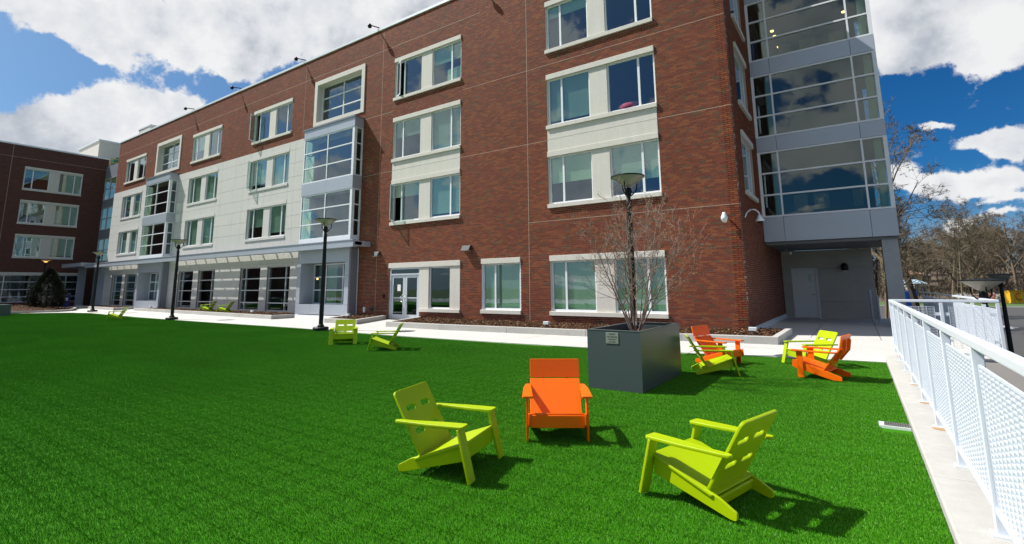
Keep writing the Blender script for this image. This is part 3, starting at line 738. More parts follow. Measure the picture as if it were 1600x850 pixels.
# ---- bricks
CO = .0677; BL = .2159; MJ = .0110
def lay(rect, holes_, F, phase=0.0):
    """returns list of (u0,u1,z0,z1) bricks in running bond"""
    res = []; U0, U1, Z0, Z1 = rect; n = int((Z1 - Z0) / CO)
    for i in range(n + 1):
        za, zb = Z0 + i * CO + MJ / 2, min(Z0 + (i + 1) * CO - MJ / 2, Z1)
        if zb - za < .01: continue
        hs = [h for h in holes_ if h[2] < zb and h[3] > za]
        for (a, b, c, d) in minus((U0, U1, za, zb), hs):
            if d - c < .012: continue
            k = math.floor((a - phase - (i % 2) * BL / 2) / BL)
            x = phase + (i % 2) * BL / 2 + k * BL
            while x < b:
                p, q = max(x + MJ / 2, a), min(x + BL - MJ / 2, b)
                if q - p > .015: res.append((p, q, c, d))
                x += BL
    return res
bricks = [(FM, b) for b in lay((XL, XR, .0, TOP - .02), trims, FM)]
sholes = []; strims = []
for zs in (Z4, Z3, Z2):
    u0, u1 = 17.93, 20.10
    fw = window(FS, hall, u0 + .03, u1 - .03, zs[0], zs[1], .62, 'r')
    stonebox('lintel', FS, hall, u0 - .02, u1 + .02, -.10, .06, zs[1], zs[1] + .21); stonebox('sill', FS, hall, u0 - .02, u1 + .02, -.10, .09, zs[0] - .15, zs[0])
    sholes.append((u0, u1, zs[0] - .15, zs[1] + .21)); strims.append((u0 - .02, u1 + .02, zs[0] - .15, zs[1] + .21))
strims.append((16, 27, -.1, .17))
mb = MB()
for r in minus((DY + .009, 26.0, -.1, TOP), sholes): mb.box(FS, r[0], r[1], -.30, -.009, r[2], r[3])
put('side_wall', mb, mortar, hall)
stonebox('plinth', FS, hall, DY + .30, 26.0, -.02, .045, -.02, .17, coping_m, .004)
bricks += [(FS, b) for b in lay((DY, 26.0, .17, TOP - .02), strims, FS, phase=.1)]
# movement joints
jr = []
def keep(b):
    F, (u0, u1, z0, z1) = b
    return True
c = np.array([F.p((b[0] + b[1]) / 2, 0, (b[2] + b[3]) / 2) for F, b in bricks]); v = c - np.array([0, 0, H]); dep = v @ CR[2]
pxx = 800 + F_PX * (v @ CR[0]) / dep; pyy = 326.13 - F_PX * (v @ CR[1]) / dep
side = np.array([1 if F is FS else 0 for F, b in bricks])
wdt = np.array([b[1] - b[0] for F, b in bricks])
nrm = np.where(side == 1, -v[:, 0], v[:, 1]) / np.linalg.norm(v, axis=1)
vis = (dep > 0) & (pxx > 0) & (pxx < 1600) & (pyy > 0) & (pyy < 850) & (c[:, 2] > .22) & (wdt > .19) & ~((pxx > 917) & (pxx < 1066) & (pyy > 500)) & (side == 0)
score = np.where(vis, nrm / dep ** 2, -1)
best = set(np.argsort(-score)[:300].tolist())
def brick_arrays(ids):
    V = []; Fc = []; T = []
    rs = random.Random(11)
    for n, i in enumerate(ids):
        F, (u0, u1, z0, z1) = bricks[i]; w = rs.uniform(-.0015, .0015)
        k = 8 * n
        V += [F.p(u0, -.012, z0), F.p(u1, -.012, z0), F.p(u1, -.012, z1), F.p(u0, -.012, z1), F.p(u0, w, z0), F.p(u1, w, z0), F.p(u1, w, z1), F.p(u0, w, z1)]
        Fc += [(k + 4, k + 5, k + 6, k + 7), (k, k + 1, k + 5, k + 4), (k + 1, k + 2, k + 6, k + 5), (k + 2, k + 3, k + 7, k + 6), (k + 3, k, k + 4, k + 7)]
        tn = rs.random(); T += [tn] * 5
    return V, Fc, T
rest = [i for i in range(len(bricks)) if i not in best]
V, Fc, T = brick_arrays(rest)
me = bpy.data.meshes.new('brickwork'); me.from_pydata(V, [], Fc); me.materials.append(brick_m)
a_ = me.attributes.new('tone', 'FLOAT', 'FACE'); a_.data.foreach_set('value', T)
bo = link('brickwork', me, hall); stuff(bo)
cache = {}
for i in sorted(best):
    F, (u0, u1, z0, z1) = bricks[i]; key = (round(u1 - u0, 3), round(z1 - z0, 3))
    if key not in cache:
        m = MB(); m.box(WLD, 0, key[0], -.012, 0, 0, key[1]); 
        # WLD p(x,y,z): front of the brick faces -y
        me = bpy.data.meshes.new('brick'); m2 = MB()
        m2.box(FR((0, 0, 0), (1, 0, 0), (0, -1, 0)), 0, key[0], -.012, 0, 0, key[1], skip='k'); cache[key] = m2.mesh('brick', brick_p)
    o = bpy.data.objects.new('brick', cache[key]); COL.objects.link(o); o.parent = hall
    o.matrix_parent_inverse = hall.matrix_basis.inverted(); o.location = (u0, DY, z0)
# pale sealant lines in the brickwork
mb = MB()
def seal_v(u, z0, z1): mb.box(FM, u - .008, u + .008, -.01, .003, z0, z1)
def seal_h(z, a, b, F=FM):
    for r in minus((a, b, z - .007, z + .007), trims): mb.box(F, r[0], r[1], -.01, .003, r[2], r[3])
seal_v(-10.51, 0, TOP - .1); seal_v(-19.42, .2, TOP - .1); seal_v(-26.3, 10.3, TOP - .1); 
seal_h(7.19, -20.7, XR); seal_h(10.35, -14.0, XR); seal_h(3.97, -10.5, XR); seal_h(13.82, XL, -13.0); seal_h(10.3, -20.7, -18.6)
put('sealant_joint', mb, pale_joint, hall)
# roof, coping, floors, back
mb = MB(); mb.box(WLD, XL, XR, DY + .3, DY + 16, TOP - .5, TOP - .2); put('roof', mb, roof_m, hall)
m = MB(); m.box(FM, XL - .03, XR + .05, -.42, .05, TOP, TOP + .12); m.box(FS, DY + .42, 30, -.42, .05, TOP, TOP + .12); put('coping', m, coping_m, hall)
for z in (3.35, 6.95, 10.12):
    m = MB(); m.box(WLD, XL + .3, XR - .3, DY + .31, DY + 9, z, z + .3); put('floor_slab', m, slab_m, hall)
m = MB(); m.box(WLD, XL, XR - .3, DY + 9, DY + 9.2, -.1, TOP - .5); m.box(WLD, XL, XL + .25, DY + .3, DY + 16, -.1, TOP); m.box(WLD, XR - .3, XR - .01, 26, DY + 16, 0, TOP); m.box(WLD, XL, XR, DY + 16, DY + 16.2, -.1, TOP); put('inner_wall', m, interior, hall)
m = MB()
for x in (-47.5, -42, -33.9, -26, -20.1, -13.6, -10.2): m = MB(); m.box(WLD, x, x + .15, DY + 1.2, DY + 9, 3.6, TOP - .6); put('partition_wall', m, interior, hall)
# canopy: fascia beam, brackets and sunshade blades
cn = MB(); cn.box(FM, -57.2, -19.88, .98, 1.09, 3.50, 3.78); cn.box(FM, -57.2, -19.88, .90, 1.12, 3.782, 3.82); cn.box(FM, -57.2, -19.88, .90, 1.12, 3.46, 3.498)
can = put('canopy', cn, metal_panel, hall)
m = MB(); m.box(FM, -25.25, -19.88, -.0 + .56, .979, 3.56, 3.72); m.box(FM, -20.0, -19.88, .02, .98, 3.5, 3.76); m.box(FM, -20.77, -20.0, .02, .979, 3.6, 3.7); put('canopy_deck', m, metal_panel, can)
m = MB(); m.box(FM, -47.0, -42.5, .56, .979, 3.56, 3.72); put('canopy_deck', m, metal_panel, can)
bm = MB(); bm.quad([(0, -.04, 3.56), (0, -.98, 3.49), (0, -.98, 3.62), (0, -.04, 3.72)]); 
def bracket(u):
    m = MB(); m.box(FM, u - .012, u + .012, .03, .979, 3.52, 3.70); put('bracket', m, metal_panel, can)
for rng_ in ((-42.4, -25.4), (-57.0, -47.1)):
    u = rng_[1]
    while u > rng_[0]: bracket(u); u -= 1.46
    for k in range(5):
        w1 = .13 + k * .172; m = MB(); m.box(FM, rng_[0], rng_[1], w1, w1 + .128, 3.53, 3.555); put('sunshade_blade', m, metal_panel, can)
# floodlights on the parapet
def roof_light(x, lab):
    t_ = thing('roof_floodlight', lab, 'floodlight', (x, DY - .02, TOP + .12), 0, 'floodlights along the parapet')
    m = MB(); m.tube((x, DY + .12, TOP + .12), (x, DY + .12, TOP + .34), .025); m.tube((x, DY + .12, TOP + .32), (x - .05, DY - .40, TOP + .24), .03); put('arm', m, black_m, t_)
    m = MB(); m.lathe([(0, -.14), (.09, -.13), (.115, -.03), (.08, .05), (.035, .09), (0, .10)], (x - .05, DY - .46, TOP + .22), 14); put('lamp_head', m, black_m, t_, smooth=True)
for x, lab in ((-41.3, 'leftmost black floodlight on the hall parapet above the farther square window'), (-34.3, 'second black parapet floodlight from the left, beside the upper small window'), (-26.7, 'third black parapet floodlight, just left of the nearer stone-framed square window'), (-20.0, 'fourth black parapet floodlight, right of the nearer stone-framed square window')): roof_light(x, lab)
roof_light(-13.1, 'black parapet floodlight above the frame whose shadow falls beside the top right windows')
# wall packs and boxes
def wallpack(x, lab):
    t_ = thing('wall_light', lab, 'wall light', (x, DY, 3.02), 0, 'wedge lights on the brick wall')
    P_ = FM; a, b = x - .22, x + .22
    vs = [P_.p(a, .005, 3.02), P_.p(b, .005, 3.02), P_.p(b, .005, 3.24), P_.p(a, .005, 3.24), P_.p(a, .24, 3.02), P_.p(b, .24, 3.02), P_.p(b, .10, 3.24), P_.p(a, .10, 3.24)]
    m = MB(); m.v = vs; m.f = [(0, 3, 2, 1), (4, 5, 6, 7), (0, 1, 5, 4), (3, 7, 6, 2), (0, 4, 7, 3), (1, 2, 6, 5)]; m.mi = [0] * 6; put('housing', m, darkpack, t_, bevel=.008)
    m = MB(); m.box(FM, a + .03, b - .03, .03, .22, 3.012, 3.0195); put('lens', m, paper_m, t_)
wallpack(-19.36, 'dark wedge-shaped wall light left of the entrance doors'); wallpack(-13.62, 'dark wedge-shaped wall light above and left of the single window')
for x, z, w, h, mm, lab, cat in ((-20.16, .42, .14, .26, coping_m, 'small white box low on the brick beside the bay', 'outlet box'), (-19.66, .46, .20, .14, darkpack, 'small dark outlet cover low on the brick near the bay', 'outlet box'), (-18.80, 1.08, .09, .2, black_m, 'black card reader on brick left of the entrance doors', 'card reader')):
    m = MB(); m.box(FM, x - w / 2, x + w / 2, .002, .06, z - h / 2, z + h / 2); tag(put('wall_box', m, mm, bevel=.006), lab, cat)

# ================================================================ GLASS TOWER
YT = 21.34
FT = FR((0, YT, 0), (1, 0, 0), (0, -1, 0)); FTR = FR((1.34, 0, 0), (0, 1, 0), (1, 0, 0))
tower = thing('glass_tower', 'glazed grey metal corner tower raised over a passage beside the brick hall', 'building', (-.7, YT, 0))
tx = [-2.775, -2.06, .62, 1.36]
bands = [(3.08, 4.04), (6.63, 7.22), (9.80, 10.42), (12.98, 13.6)]
glz = [(4.04, 6.63), (7.22, 9.80), (10.42, 12.98), (13.6, 15.6)]
for z0, z1 in bands:
    for a, b in zip(tx[:-1], tx[1:]):
        m = MB(); m.box(FT, a + .006, b - .006, -.10, .012, z0 + .01, z1 - .01); put('metal_panel', m, metal_panel, tower)
    m = MB(); m.box(FTR, YT + .11, 26, -.08, .03, z0 + .01, z1 - .01); put('metal_panel', m, metal_panel, tower)
    m = MB(); m.box(FT, tx[0] + .02, 1.31, -4.6, -.11, z0 + .12, z1 - .12); put('floor_slab', m, slab_m, tower)
q = .06
for z0, z1 in glz:
    fb = MB(); d = (z1 - z0) / 3
    for u, w0 in ((tx[0] + .05, .10), (tx[1], q), (tx[2], q), (1.30, .12)): fb.box(FT, u - w0 / 2, u + w0 / 2, -.12, .01, z0, z1)
    us = [(tx[0] + .10, tx[1] - q / 2), (tx[1] + q / 2, tx[2] - q / 2), (tx[2] + q / 2, 1.24)]
    for a, b in us:
        for k in range(4):
            zc = min(max(z0 + k * d - q / 2, z0), z1 - q); fb.box(FT, a, b, -.10, .006, zc, zc + q)
    for yy in (YT + 2.3, 25.9):
        fb.box(FTR, yy - .05, yy + .05, -.10, .01, z0, z1)
    for k in range(4):
        zc = min(max(z0 + k * d - q / 2, z0), z1 - q); fb.box(FTR, YT + .12, YT + 2.25, -.09, .006, zc, zc + q); fb.box(FTR, YT + 2.35, 25.85, -.09, .006, zc, zc + q)
    fr = put('window', fb, vinyl, tower)
    for k in range(3):
        za, zb = z0 + k * d + (q if k == 0 else q / 2), z0 + (k + 1) * d - (q if k == 2 else q / 2)
        for a, b in us: pane(FT, fr, a, b, -.05, za, zb, glass_t)
        for a, b in ((YT + .12, YT + 2.25), (YT + 2.35, 25.85)): pane(FTR, fr, a, b, -.05, za, zb, glass_t)
    m = MB(); m.box(FT, .98, 1.2, -.62, -.30, z0, z1); put('curtain', m, blind_m, fr)
    m = MB(); m.box(FT, tx[0] + .42, tx[0] + .66, -.62, -.50, z0, z1); put('curtain', m, blind_m, fr)
m = MB(); m.box(FT, tx[0] + .01, 1.0, -4.62, -4.5, 3.2, 15.6); put('back_wall', m, interior, tower)
for z0, us in ((4.3, ((-1.7, -1.25), (-1.05, -.55), (.2, .5))), (10.55, ((-1.75, -1.3), (-1.0, -.45), (.0, .5)))):
    for a, b in us: m = MB(); m.box(FT, a, b, -.75, -.70, z0, z0 + .62); put('tan_board', m, art_m, tower)
for u, w, z in ((-1.95, -1.2, 12.1), (-1.85, -.9, 11.7), (-1.72, -.8, 11.15), (.25, -1.0, 11.25), (.6, -2, 12.5)):
    m = MB(); m.lathe([(0, -.03), (.06, -.02), (.07, .02), (0, .03)], FT.p(u, w, z), 10); put('ceiling_spot', m, bulb_m, tower)
m = MB(); m.box(WLD, tx[0] + .02, 1.34, YT + .13, 26.0, 2.98, 3.075); put('soffit', m, soffit_m, tower)
m = MB(); m.box(WLD, .85, 1.31, YT + .12, YT + .60, -.03, 2.978); put('column', m, grey_conc, tower, bevel=.012)
# passage back wall
zs = [-.03, .72, 1.44, 2.18, 2.978]
FP = FR((0, 26.0, 0), (1, 0, 0), (0, -1, 0))
dh = (-2.41, -1.40, -.03, 2.19)
for c, d in zip(zs[:-1], zs[1:]):
    m = MB()
    for r in minus((-2.76, .64, c + .005, d - .005), [dh]): m.box(FP, r[0], r[1], -.12, 0, r[2], r[3])
    put('concrete_panel', m, dark_conc, tower)
m = MB(); m.box(FP, -2.78, .62, -.4, -.125, -.03, 2.97); put('passage_wall', m, dark_conc, tower)
m = MB(); m.box(FP, -2.41, -2.34, -.1, .02, 0, 2.19).box(FP, -1.47, -1.40, -.1, .02, 0, 2.19).box(FP, -2.34, -1.47, -.1, .019, 2.12, 2.19)
sd = put('service_door', m, door_grey, tower)
m = MB(); m.box(FP, -2.335, -1.475, -.08, -.02, .015, 2.115); put('door_leaf', m, door_grey, sd)
m = MB(); m.box(FP, -1.76, -1.64, -.019, -.012, 1.35, 1.92); put('vision_panel', m, glass_g, sd)
m = MB(); m.tube(FP.p(-1.56, -.02, 1.02), FP.p(-1.56, .05, 1.02), .02); m.tube(FP.p(-1.56, .05, 1.02), FP.p(-1.68, .05, 1.02), .012); put('door_handle', m, chrome, sd)
t_ = thing('passage_wall_lamp', 'small black dome lamp on the grey wall right of the service door', 'wall lamp', (-.36, 26, 2.15))
m = MB(); m.lathe([(0, .20), (.09, .17), (.135, .08), (.14, -.10), (.12, -.12), (0, -.12)], (-.36, 25.86, 2.17), 16); put('shade', m, black_m, t_, smooth=True)
m = MB(); m.lathe([(0, -.15), (.08, -.14), (.11, -.12)], (-.36, 25.86, 2.17), 16); put('lens', m, paper_m, t_)
t_ = thing('soffit_camera', 'small pale camera under the tower soffit near the brick', 'camera', (-2.3, 25, 2.97))
m = MB(); m.tube((-2.45, 24.6, 2.84), (-2.2, 24.4, 2.80), .06, n=10); m.tube((-2.4, 24.7, 2.85), (-2.4, 24.7, 2.975), .02); put('camera_body', m, coping_m, t_)
# security domes
t_ = thing('security_camera', 'white dome camera on the brick face just left of the corner', 'security camera', (-3.19, DY, 3.55), group='white security cameras')
m = MB(); m.tube((-3.19, DY, 3.62), (-3.19, DY - .22, 3.66), .028); m.lathe([(0, .13), (.05, .12), (.065, .05), (.10, -.02), (.105, -.10), (.09, -.12)], (-3.19, DY - .22, 3.58), 16); put('camera_body', m, coping_m, t_, smooth=True)
m = MB(); m.lathe([(.085, -.12), (.07, -.17), (.03, -.20), (0, -.205)], (-3.19, DY - .22, 3.58), 16); put('dome', m, paper_m, t_, smooth=True)
t_ = thing('security_camera', 'white dome camera on a curved arm on the shaded brick side wall', 'security camera', (-2.78, 17.4, 3.6), group='white security cameras')
pts = [Vector((-2.78, 17.4, 3.62)), Vector((-2.70, 17.4, 3.78)), Vector((-2.58, 17.4, 3.86)), Vector((-2.44, 17.4, 3.84)), Vector((-2.36, 17.4, 3.74)), Vector((-2.34, 17.4, 3.66))]
m = MB(); m.path(pts, .024, 8); put('arm', m, coping_m, t_, smooth=True)
m = MB(); m.lathe([(0, .10), (.05, .08), (.09, -.02), (.13, -.07), (.13, -.10), (.08, -.12)], (-2.34, 17.4, 3.58), 16); put('camera_body', m, coping_m, t_, smooth=True)
m = MB(); m.lathe([(.08, -.12), (.06, -.16), (0, -.18)], (-2.34, 17.4, 3.58), 16); put('dome', m, black_m, t_, smooth=True)

# ================================================================ LEFT WING
wing = thing('brick_wing', 'dark red brick wing in shade at the left end of the courtyard', 'building', (-63.6, 8, 0))
lh = []; lt = []
for zs in (Z4, Z3, Z2):
    for u0 in (11.86, 1.6):
        bb = ((.45, blind_dim), (1, blind_dim)) if zs == Z4 else ((1, blind_dim), (.92, blind_dim))
        group(FL, wing, u0, zs, wd=4.32, hl=lh, tr=lt, blinds=bb)
for u0, u1, ml in ((5.6, 14.1, [8.5, 11.55]), (14.25, 16.95, [15.9])):
    storefront(FL, wing, u0, u1, .45, 2.95, ml, hl=lh, rows=(1.6, 2.3), low=.95, w=-.1)
    stonebox('lintel', FL, wing, u0 - .1, u1 + .02, -.1, .05, 2.95, 3.18); lh.append((u0 - .1, u1 + .02, 2.95, 3.18))
mb = MB()
for r in minus((-8, 18.15, -.1, 15.0), lh): mb.box(FL, r[0], r[1], -.35, 0, r[2], r[3])
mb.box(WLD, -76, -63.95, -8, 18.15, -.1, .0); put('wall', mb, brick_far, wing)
m = MB(); m.box(FL, -8, 18.2, -.5, .06, 15.0, 15.14); put('coping', m, coping_m, wing)
m = MB(); m.box(WLD, -78, -63.95, -8, 18.15, 14.4, 14.6); put('roof', m, roof_m, wing)
for z in (3.4, 6.95, 10.12): m = MB(); m.box(WLD, -72, -63.96, -8, 18.1, z, z + .3); put('floor_slab', m, slab_m, wing)
m = MB(); m.box(WLD, -72.2, -72, -8, 18.1, -.1, 14.4); m.box(WLD, -72, -63.95, 17.9, 18.14, -.1, 14.4); m.box(WLD, -72, -63.95, 6.9, 7.0, 3.6, 14.4); put('inner_wall', m, interior, wing)
m = MB(); m.box(FL, 10.9, 10.925, -.01, .006, 3.2, 14.98); m.box(FL, -8, 18, -.01, .005, 13.86, 13.88); put('sealant_joint', m, pale_joint, wing)
# glazed link between wing and hall
FK = FR((0, 18.0, 0), (1, 0, 0), (0, -1, 0))
linkb = thing('glazed_link', 'narrow dark glazed link between the brick wing and the pale hall', 'building', (-59.6, 18, 0))
for z0, z1 in ((6.6, 7.5), (9.8, 10.6), (12.9, 14.2), (3.6, 4.3)):
    m = MB(); m.box(FK, -63.6, -55.62, -.1, .0, z0, z1); put('metal_panel', m, metal_panel_dark, linkb)
for z0, z1 in ((4.3, 6.6), (7.5, 9.8), (10.6, 12.9), (.0, 3.6)):
    fb = MB()
    us = [-63.5, -62, -60.4, -58.8, -57.2, -55.7]
    for u in us: fb.box(FK, u - .04, u + .04, -.1, .0, z0, z1)
    for zc in (z0 + .04, (z0 + z1) / 2, z1 - .04):
        for a, b in zip(us[:-1], us[1:]): fb.box(FK, a + .04, b - .04, -.098, -.002, zc - .04, zc + .04)
    fr = put('window', fb, alu, linkb)
    for a, b in zip(us[:-1], us[1:]): pane(FK, fr, a + .04, b - .04, -.05, z0 + .04, z1 - .04, glass_g)
m = MB(); m.box(WLD, -63.6, -55.62, 18.1, 26, 14.0, 14.2); m.box(WLD, -63.6, -55.62, 22, 22.2, 0, 14); put('inner_wall', m, interior, linkb)
m = MB(); m.box(WLD, -62.6, -57.25, 15.2, 17.98, 3.62, 3.95); put('entrance_canopy', m, metal_panel, linkb)
m = MB(); m.box(WLD, -58.1, -55.64, 16.75, 17.98, -.03, 3.55); put('entrance_wall', m, metal_panel, linkb)
m = MB(); m.box(WLD, -61.9, -61.4, 16.3, 16.8, -.03, 3.6); put('entrance_post', m, metal_panel, linkb)
# plant rooms on the roofs
t_ = thing('roof_plant_room', 'cream boxy plant room on the roof behind the brick wing corner', 'roof structure', (-68, 19, 14.6))
m = MB(); m.box(WLD, -72.5, -66.0, 17.8, 22.4, 14.2, 17.45); put('walls', m, precast, t_); m = MB(); m.box(WLD, -72.6, -65.9, 17.7, 22.5, 17.45, 17.6); put('parapet', m, coping_m, t_)
m = MB()
for yy in (20.4, 20.95): m.tube((-65.7, yy, 14.2), (-65.7, yy, 18.1), .035, n=6)
for k in range(12): m.tube((-65.7, 20.4, 14.4 + k * .3), (-65.7, 20.95, 14.4 + k * .3), .02, n=5)
tag(put('roof_ladder', m, steel_m), 'grey steel ladder against the cream plant room on the roof', 'ladder')
m = MB(); m.box(WLD, -64.6, -63.9, 18.6, 19.7, 14.2, 15.25); m.box(WLD, -64.4, -64.0, 18.8, 19.5, 15.25, 15.5); tag(put('roof_unit', m, pbr('green_unit', (.02, .22, .14), .6), bevel=.03), 'green machine on the roof beside the cream plant room', 'roof unit')
m = MB()
for z in (14.75, 15.15): m.tube((-63.4, 18.25, z), (-63.4, 20.6, z), .04, n=6)
for yy in (18.25, 19.4, 20.6): m.tube((-63.4, yy, 14.2), (-63.4, yy, 15.15), .04, n=6)
tag(put('roof_guard_rail', m, yellow_m), 'yellow guard rail on the roof between wing and hall', 'rail')
t_ = thing('roof_box', 'low pale box on the hall roof near its far end', 'roof structure', (-55, 19, 15))
m = MB(); m.box(WLD, -56.6, -53.9, 18.2, 20.2, 14.8, 16.9); put('walls', m, precast, t_); m = MB(); m.box(WLD, -56.65, -53.85, 18.15, 20.25, 16.9, 17.02); put('cap', m, coping_m, t_)

# ================================================================ PLANTING BEDS
def offset_poly(pts, d):
    n = len(pts); res = []
    for i in range(n):
        p0, p1, p2 = Vector(pts[i - 1]), Vector(pts[i]), Vector(pts[(i + 1) % n])
        e1 = (p1 - p0).normalized(); e2 = (p2 - p1).normalized(); n1 = Vector((-e1.y, e1.x)); n2 = Vector((-e2.y, e2.x))
        b = (n1 + n2); b = b / max(.3, b.dot(n1)); res.append(tuple(p1 + b * d))
    return res
def inside(p, poly):
    c = False; j = len(poly) - 1
    for i in range(len(poly)):
        if (poly[i][1] > p[1]) != (poly[j][1] > p[1]) and p[0] < (poly[j][0] - poly[i][0]) * (p[1] - poly[i][1]) / (poly[j][1] - poly[i][1]) + poly[i][0]: c = not c
        j = i
    return c
def bed_at(poly, curbs, lab, h=.19, hm=.15, nchips=5000, grow=0):
    """poly CCW; curbs = indices of edges that carry a concrete kerb"""
    t_ = thing('planting_bed', lab, 'planting bed', (poly[0][0], poly[0][1], 0), group='mulch beds along the walls')
    inn = offset_poly(poly, .16)
    n = len(poly)
    for i in curbs:
        j = (i + 1) % n; m = MB(); L = (Vector(poly[j]) - Vector(poly[i])).length; k = max(1, round(L / 3.2))
        for q in range(k):
            f0, f1 = q / k, (q + 1) / k; e = .002 / L
            a = Vector(poly[i]).lerp(Vector(poly[j]), f0 + e); b = Vector(poly[i]).lerp(Vector(poly[j]), f1 - e); c = Vector(inn[i]).lerp(Vector(inn[j]), f1 - e); d = Vector(inn[i]).lerp(Vector(inn[j]), f0 + e)
            m = MB(); m.prism([tuple(a), tuple(b), tuple(c), tuple(d)], -.03, h); put('kerb', m, curb_conc, t_, bevel=.012)
    rs = np.random.RandomState(len(poly) * 7 + int(abs(poly[0][0])))
    xs_ = [p[0] for p in poly]; ys_ = [p[1] for p in poly]
    m = MB(); m.prism(inn, -.02, hm); put('soil', m, mulch_m, t_)
    m = MB(); cnt = 0
    while cnt < nchips:
        x, y = rs.uniform(min(xs_), max(xs_)), rs.uniform(min(ys_), max(ys_))
        if not inside((x, y), inn): continue
        cnt += 1; a = rs.uniform(0, 6.283); l = rs.uniform(.02, .06); w = rs.uniform(.006, .018); z = hm + rs.uniform(0, .03); tx_, ty_ = rs.uniform(-.5, .5, 2)
        dx, dy = math.cos(a) * l, math.sin(a) * l; ex, ey = -math.sin(a) * w, math.cos(a) * w
        m.quad([(x - dx - ex, y - dy - ey, z - tx_ * l), (x + dx - ex, y + dy - ey, z + tx_ * l), (x + dx + ex, y + dy + ey, z + tx_ * l + ty_ * w), (x - dx + ex, y - dy + ey, z - tx_ * l + ty_ * w)], tone=float(rs.rand()))
    stuff(put('bark_chips', m, chip_m, t_)); return t_
YW = DY - .035
bed_at([(-15.05, 13.38), (-12.2, 13.33), (-4.0, 13.83), (-1.72, 14.12), (-1.70, 17.25), (-2.70, 17.25), (-2.70, YW), (-16.35, YW)], [0, 1, 2, 3, 7], 'long mulch bed with concrete kerb below the brick wall right of the doors', nchips=16000)
bed_at([(-19.2, 13.6), (-17.05, 13.62), (-18.55, YW), (-20.72, YW), (-20.72, 15.95)], [0, 1, 4], 'small wedge of mulch bed with kerb between the metal bay and the doors', nchips=2500)
bed_at([(-43.6, 14.9), (-23.75, 13.85), (-23.75, 15.1), (-25.3, 15.2), (-25.3, YW), (-42.6, YW), (-42.6, 16.0)], [0, 1, 6], 'mulch bed with kerb in front of the pale section between the two bays', nchips=6000)
bed_at([(-56.2, 14.9), (-45.4, 14.25), (-46.8, 16.0), (-46.98, YW), (-55.5, YW)], [0, 1], 'far mulch bed with kerb left of the farther bay', nchips=2500)
# mound at the far left
def mound():
    t_ = thing('planting_bed', 'mounded mulch bed by the shaded wing at the far left', 'planting bed', (-50, 10, 0), group='mulch beds along the walls')
    poly = [(-46.6, 9.4), (-46.0, 11.1), (-47.4, 12.4), (-53, 14.2), (-60.5, 14.0), (-61.5, 0), (-56, -.4)]
    for i in (0, 6, 1, 2):
        a, b = Vector(poly[i]), Vector(poly[(i + 1) % 7]); m = MB(); d = (b - a).normalized(); nn = Vector((-d.y, d.x)) * .16
        m.prism([tuple(a), tuple(b), tuple(b + nn), tuple(a + nn)], -.03, .13); put('kerb', m, curb_conc, t_)
    m = MB(); N = 24; idx = {}
    def hz(x, y):
        dmin = 9
        for i in range(7):
            a, b = Vector(poly[i]), Vector(poly[(i + 1) % 7]); p = Vector((x, y)); tt = max(0, min(1, (p - a).dot(b - a) / (b - a).length_squared)); dmin = min(dmin, (p - a.lerp(b, tt)).length)
        return .06 + .34 * min(1, dmin / 3.2)
    for j in range(N):
        for i in range(N):
            x = -61.5 + 15.6 * i / (N - 1); y = -.4 + 14.6 * j / (N - 1); idx[i, j] = len(m.v); ins_ = inside((x, y), poly); m.v.append((x, y, hz(x, y) if ins_ else -.06))
    for j in range(N - 1):
        for i in range(N - 1): m.f.append((idx[i, j], idx[i + 1, j], idx[i + 1, j + 1], idx[i, j + 1])); m.mi.append(0)
    put('soil', m, mulch_m, t_, smooth=True)
    rs = np.random.RandomState(5); m = MB(); c = 0
    while c < 5000:
        x, y = rs.uniform(-61, -46), rs.uniform(0, 14)
        if not inside((x, y), poly): continue
        c += 1; a = rs.uniform(0, 6.283); l = rs.uniform(.04, .12); w = rs.uniform(.01, .035); z = hz(x, y) + rs.uniform(0, .05); dx, dy = math.cos(a) * l, math.sin(a) * l; ex, ey = -math.sin(a) * w, math.cos(a) * w; k = rs.uniform(-.4, .4)
        m.quad([(x - dx - ex, y - dy - ey, z - k * l), (x + dx - ex, y + dy - ey, z + k * l), (x + dx + ex, y + dy + ey, z + k * l), (x - dx + ex, y - dy + ey, z - k * l)], tone=float(rs.rand()))
    stuff(put('bark_chips', m, chip_m, t_))
mound()
# small ground floodlights in the beds
def bedlight(p, lab):
    t_ = thing('bed_floodlight', lab, 'ground light', p, group='small floodlights in the mulch beds')
    m = MB(); m.lathe([(0, 0), (.09, 0), (.09, .03), (.03, .035)], p, 12); m.tube((p[0], p[1], p[2] + .03), (p[0], p[1], p[2] + .10), .015); put('base', m, darkpack, t_)
    m = MB(); m.box(FR((p[0], p[1], p[2] + .08), (1, 0, 0), (0, -.8, .0)), -.10, .10, -.07, .07, 0, .10); put('lamp_head', m, coping_m, t_, bevel=.01)
bedlight((-2.42, 15.0, .16), 'pale ground floodlight in the mulch near the brick corner'); bedlight((-8.5, 14.4, .16), 'ground floodlight in the mulch below the single window'); bedlight((-18.9, 14.6, .16), 'ground floodlight in the wedge bed beside the nearer bay')
bedlight((-26.9, 14.6, .16), 'ground floodlight at the kerb by the nearest storefront window'); bedlight((-41.5, 15.2, .16), 'ground floodlight in the mulch beside the farther bay')

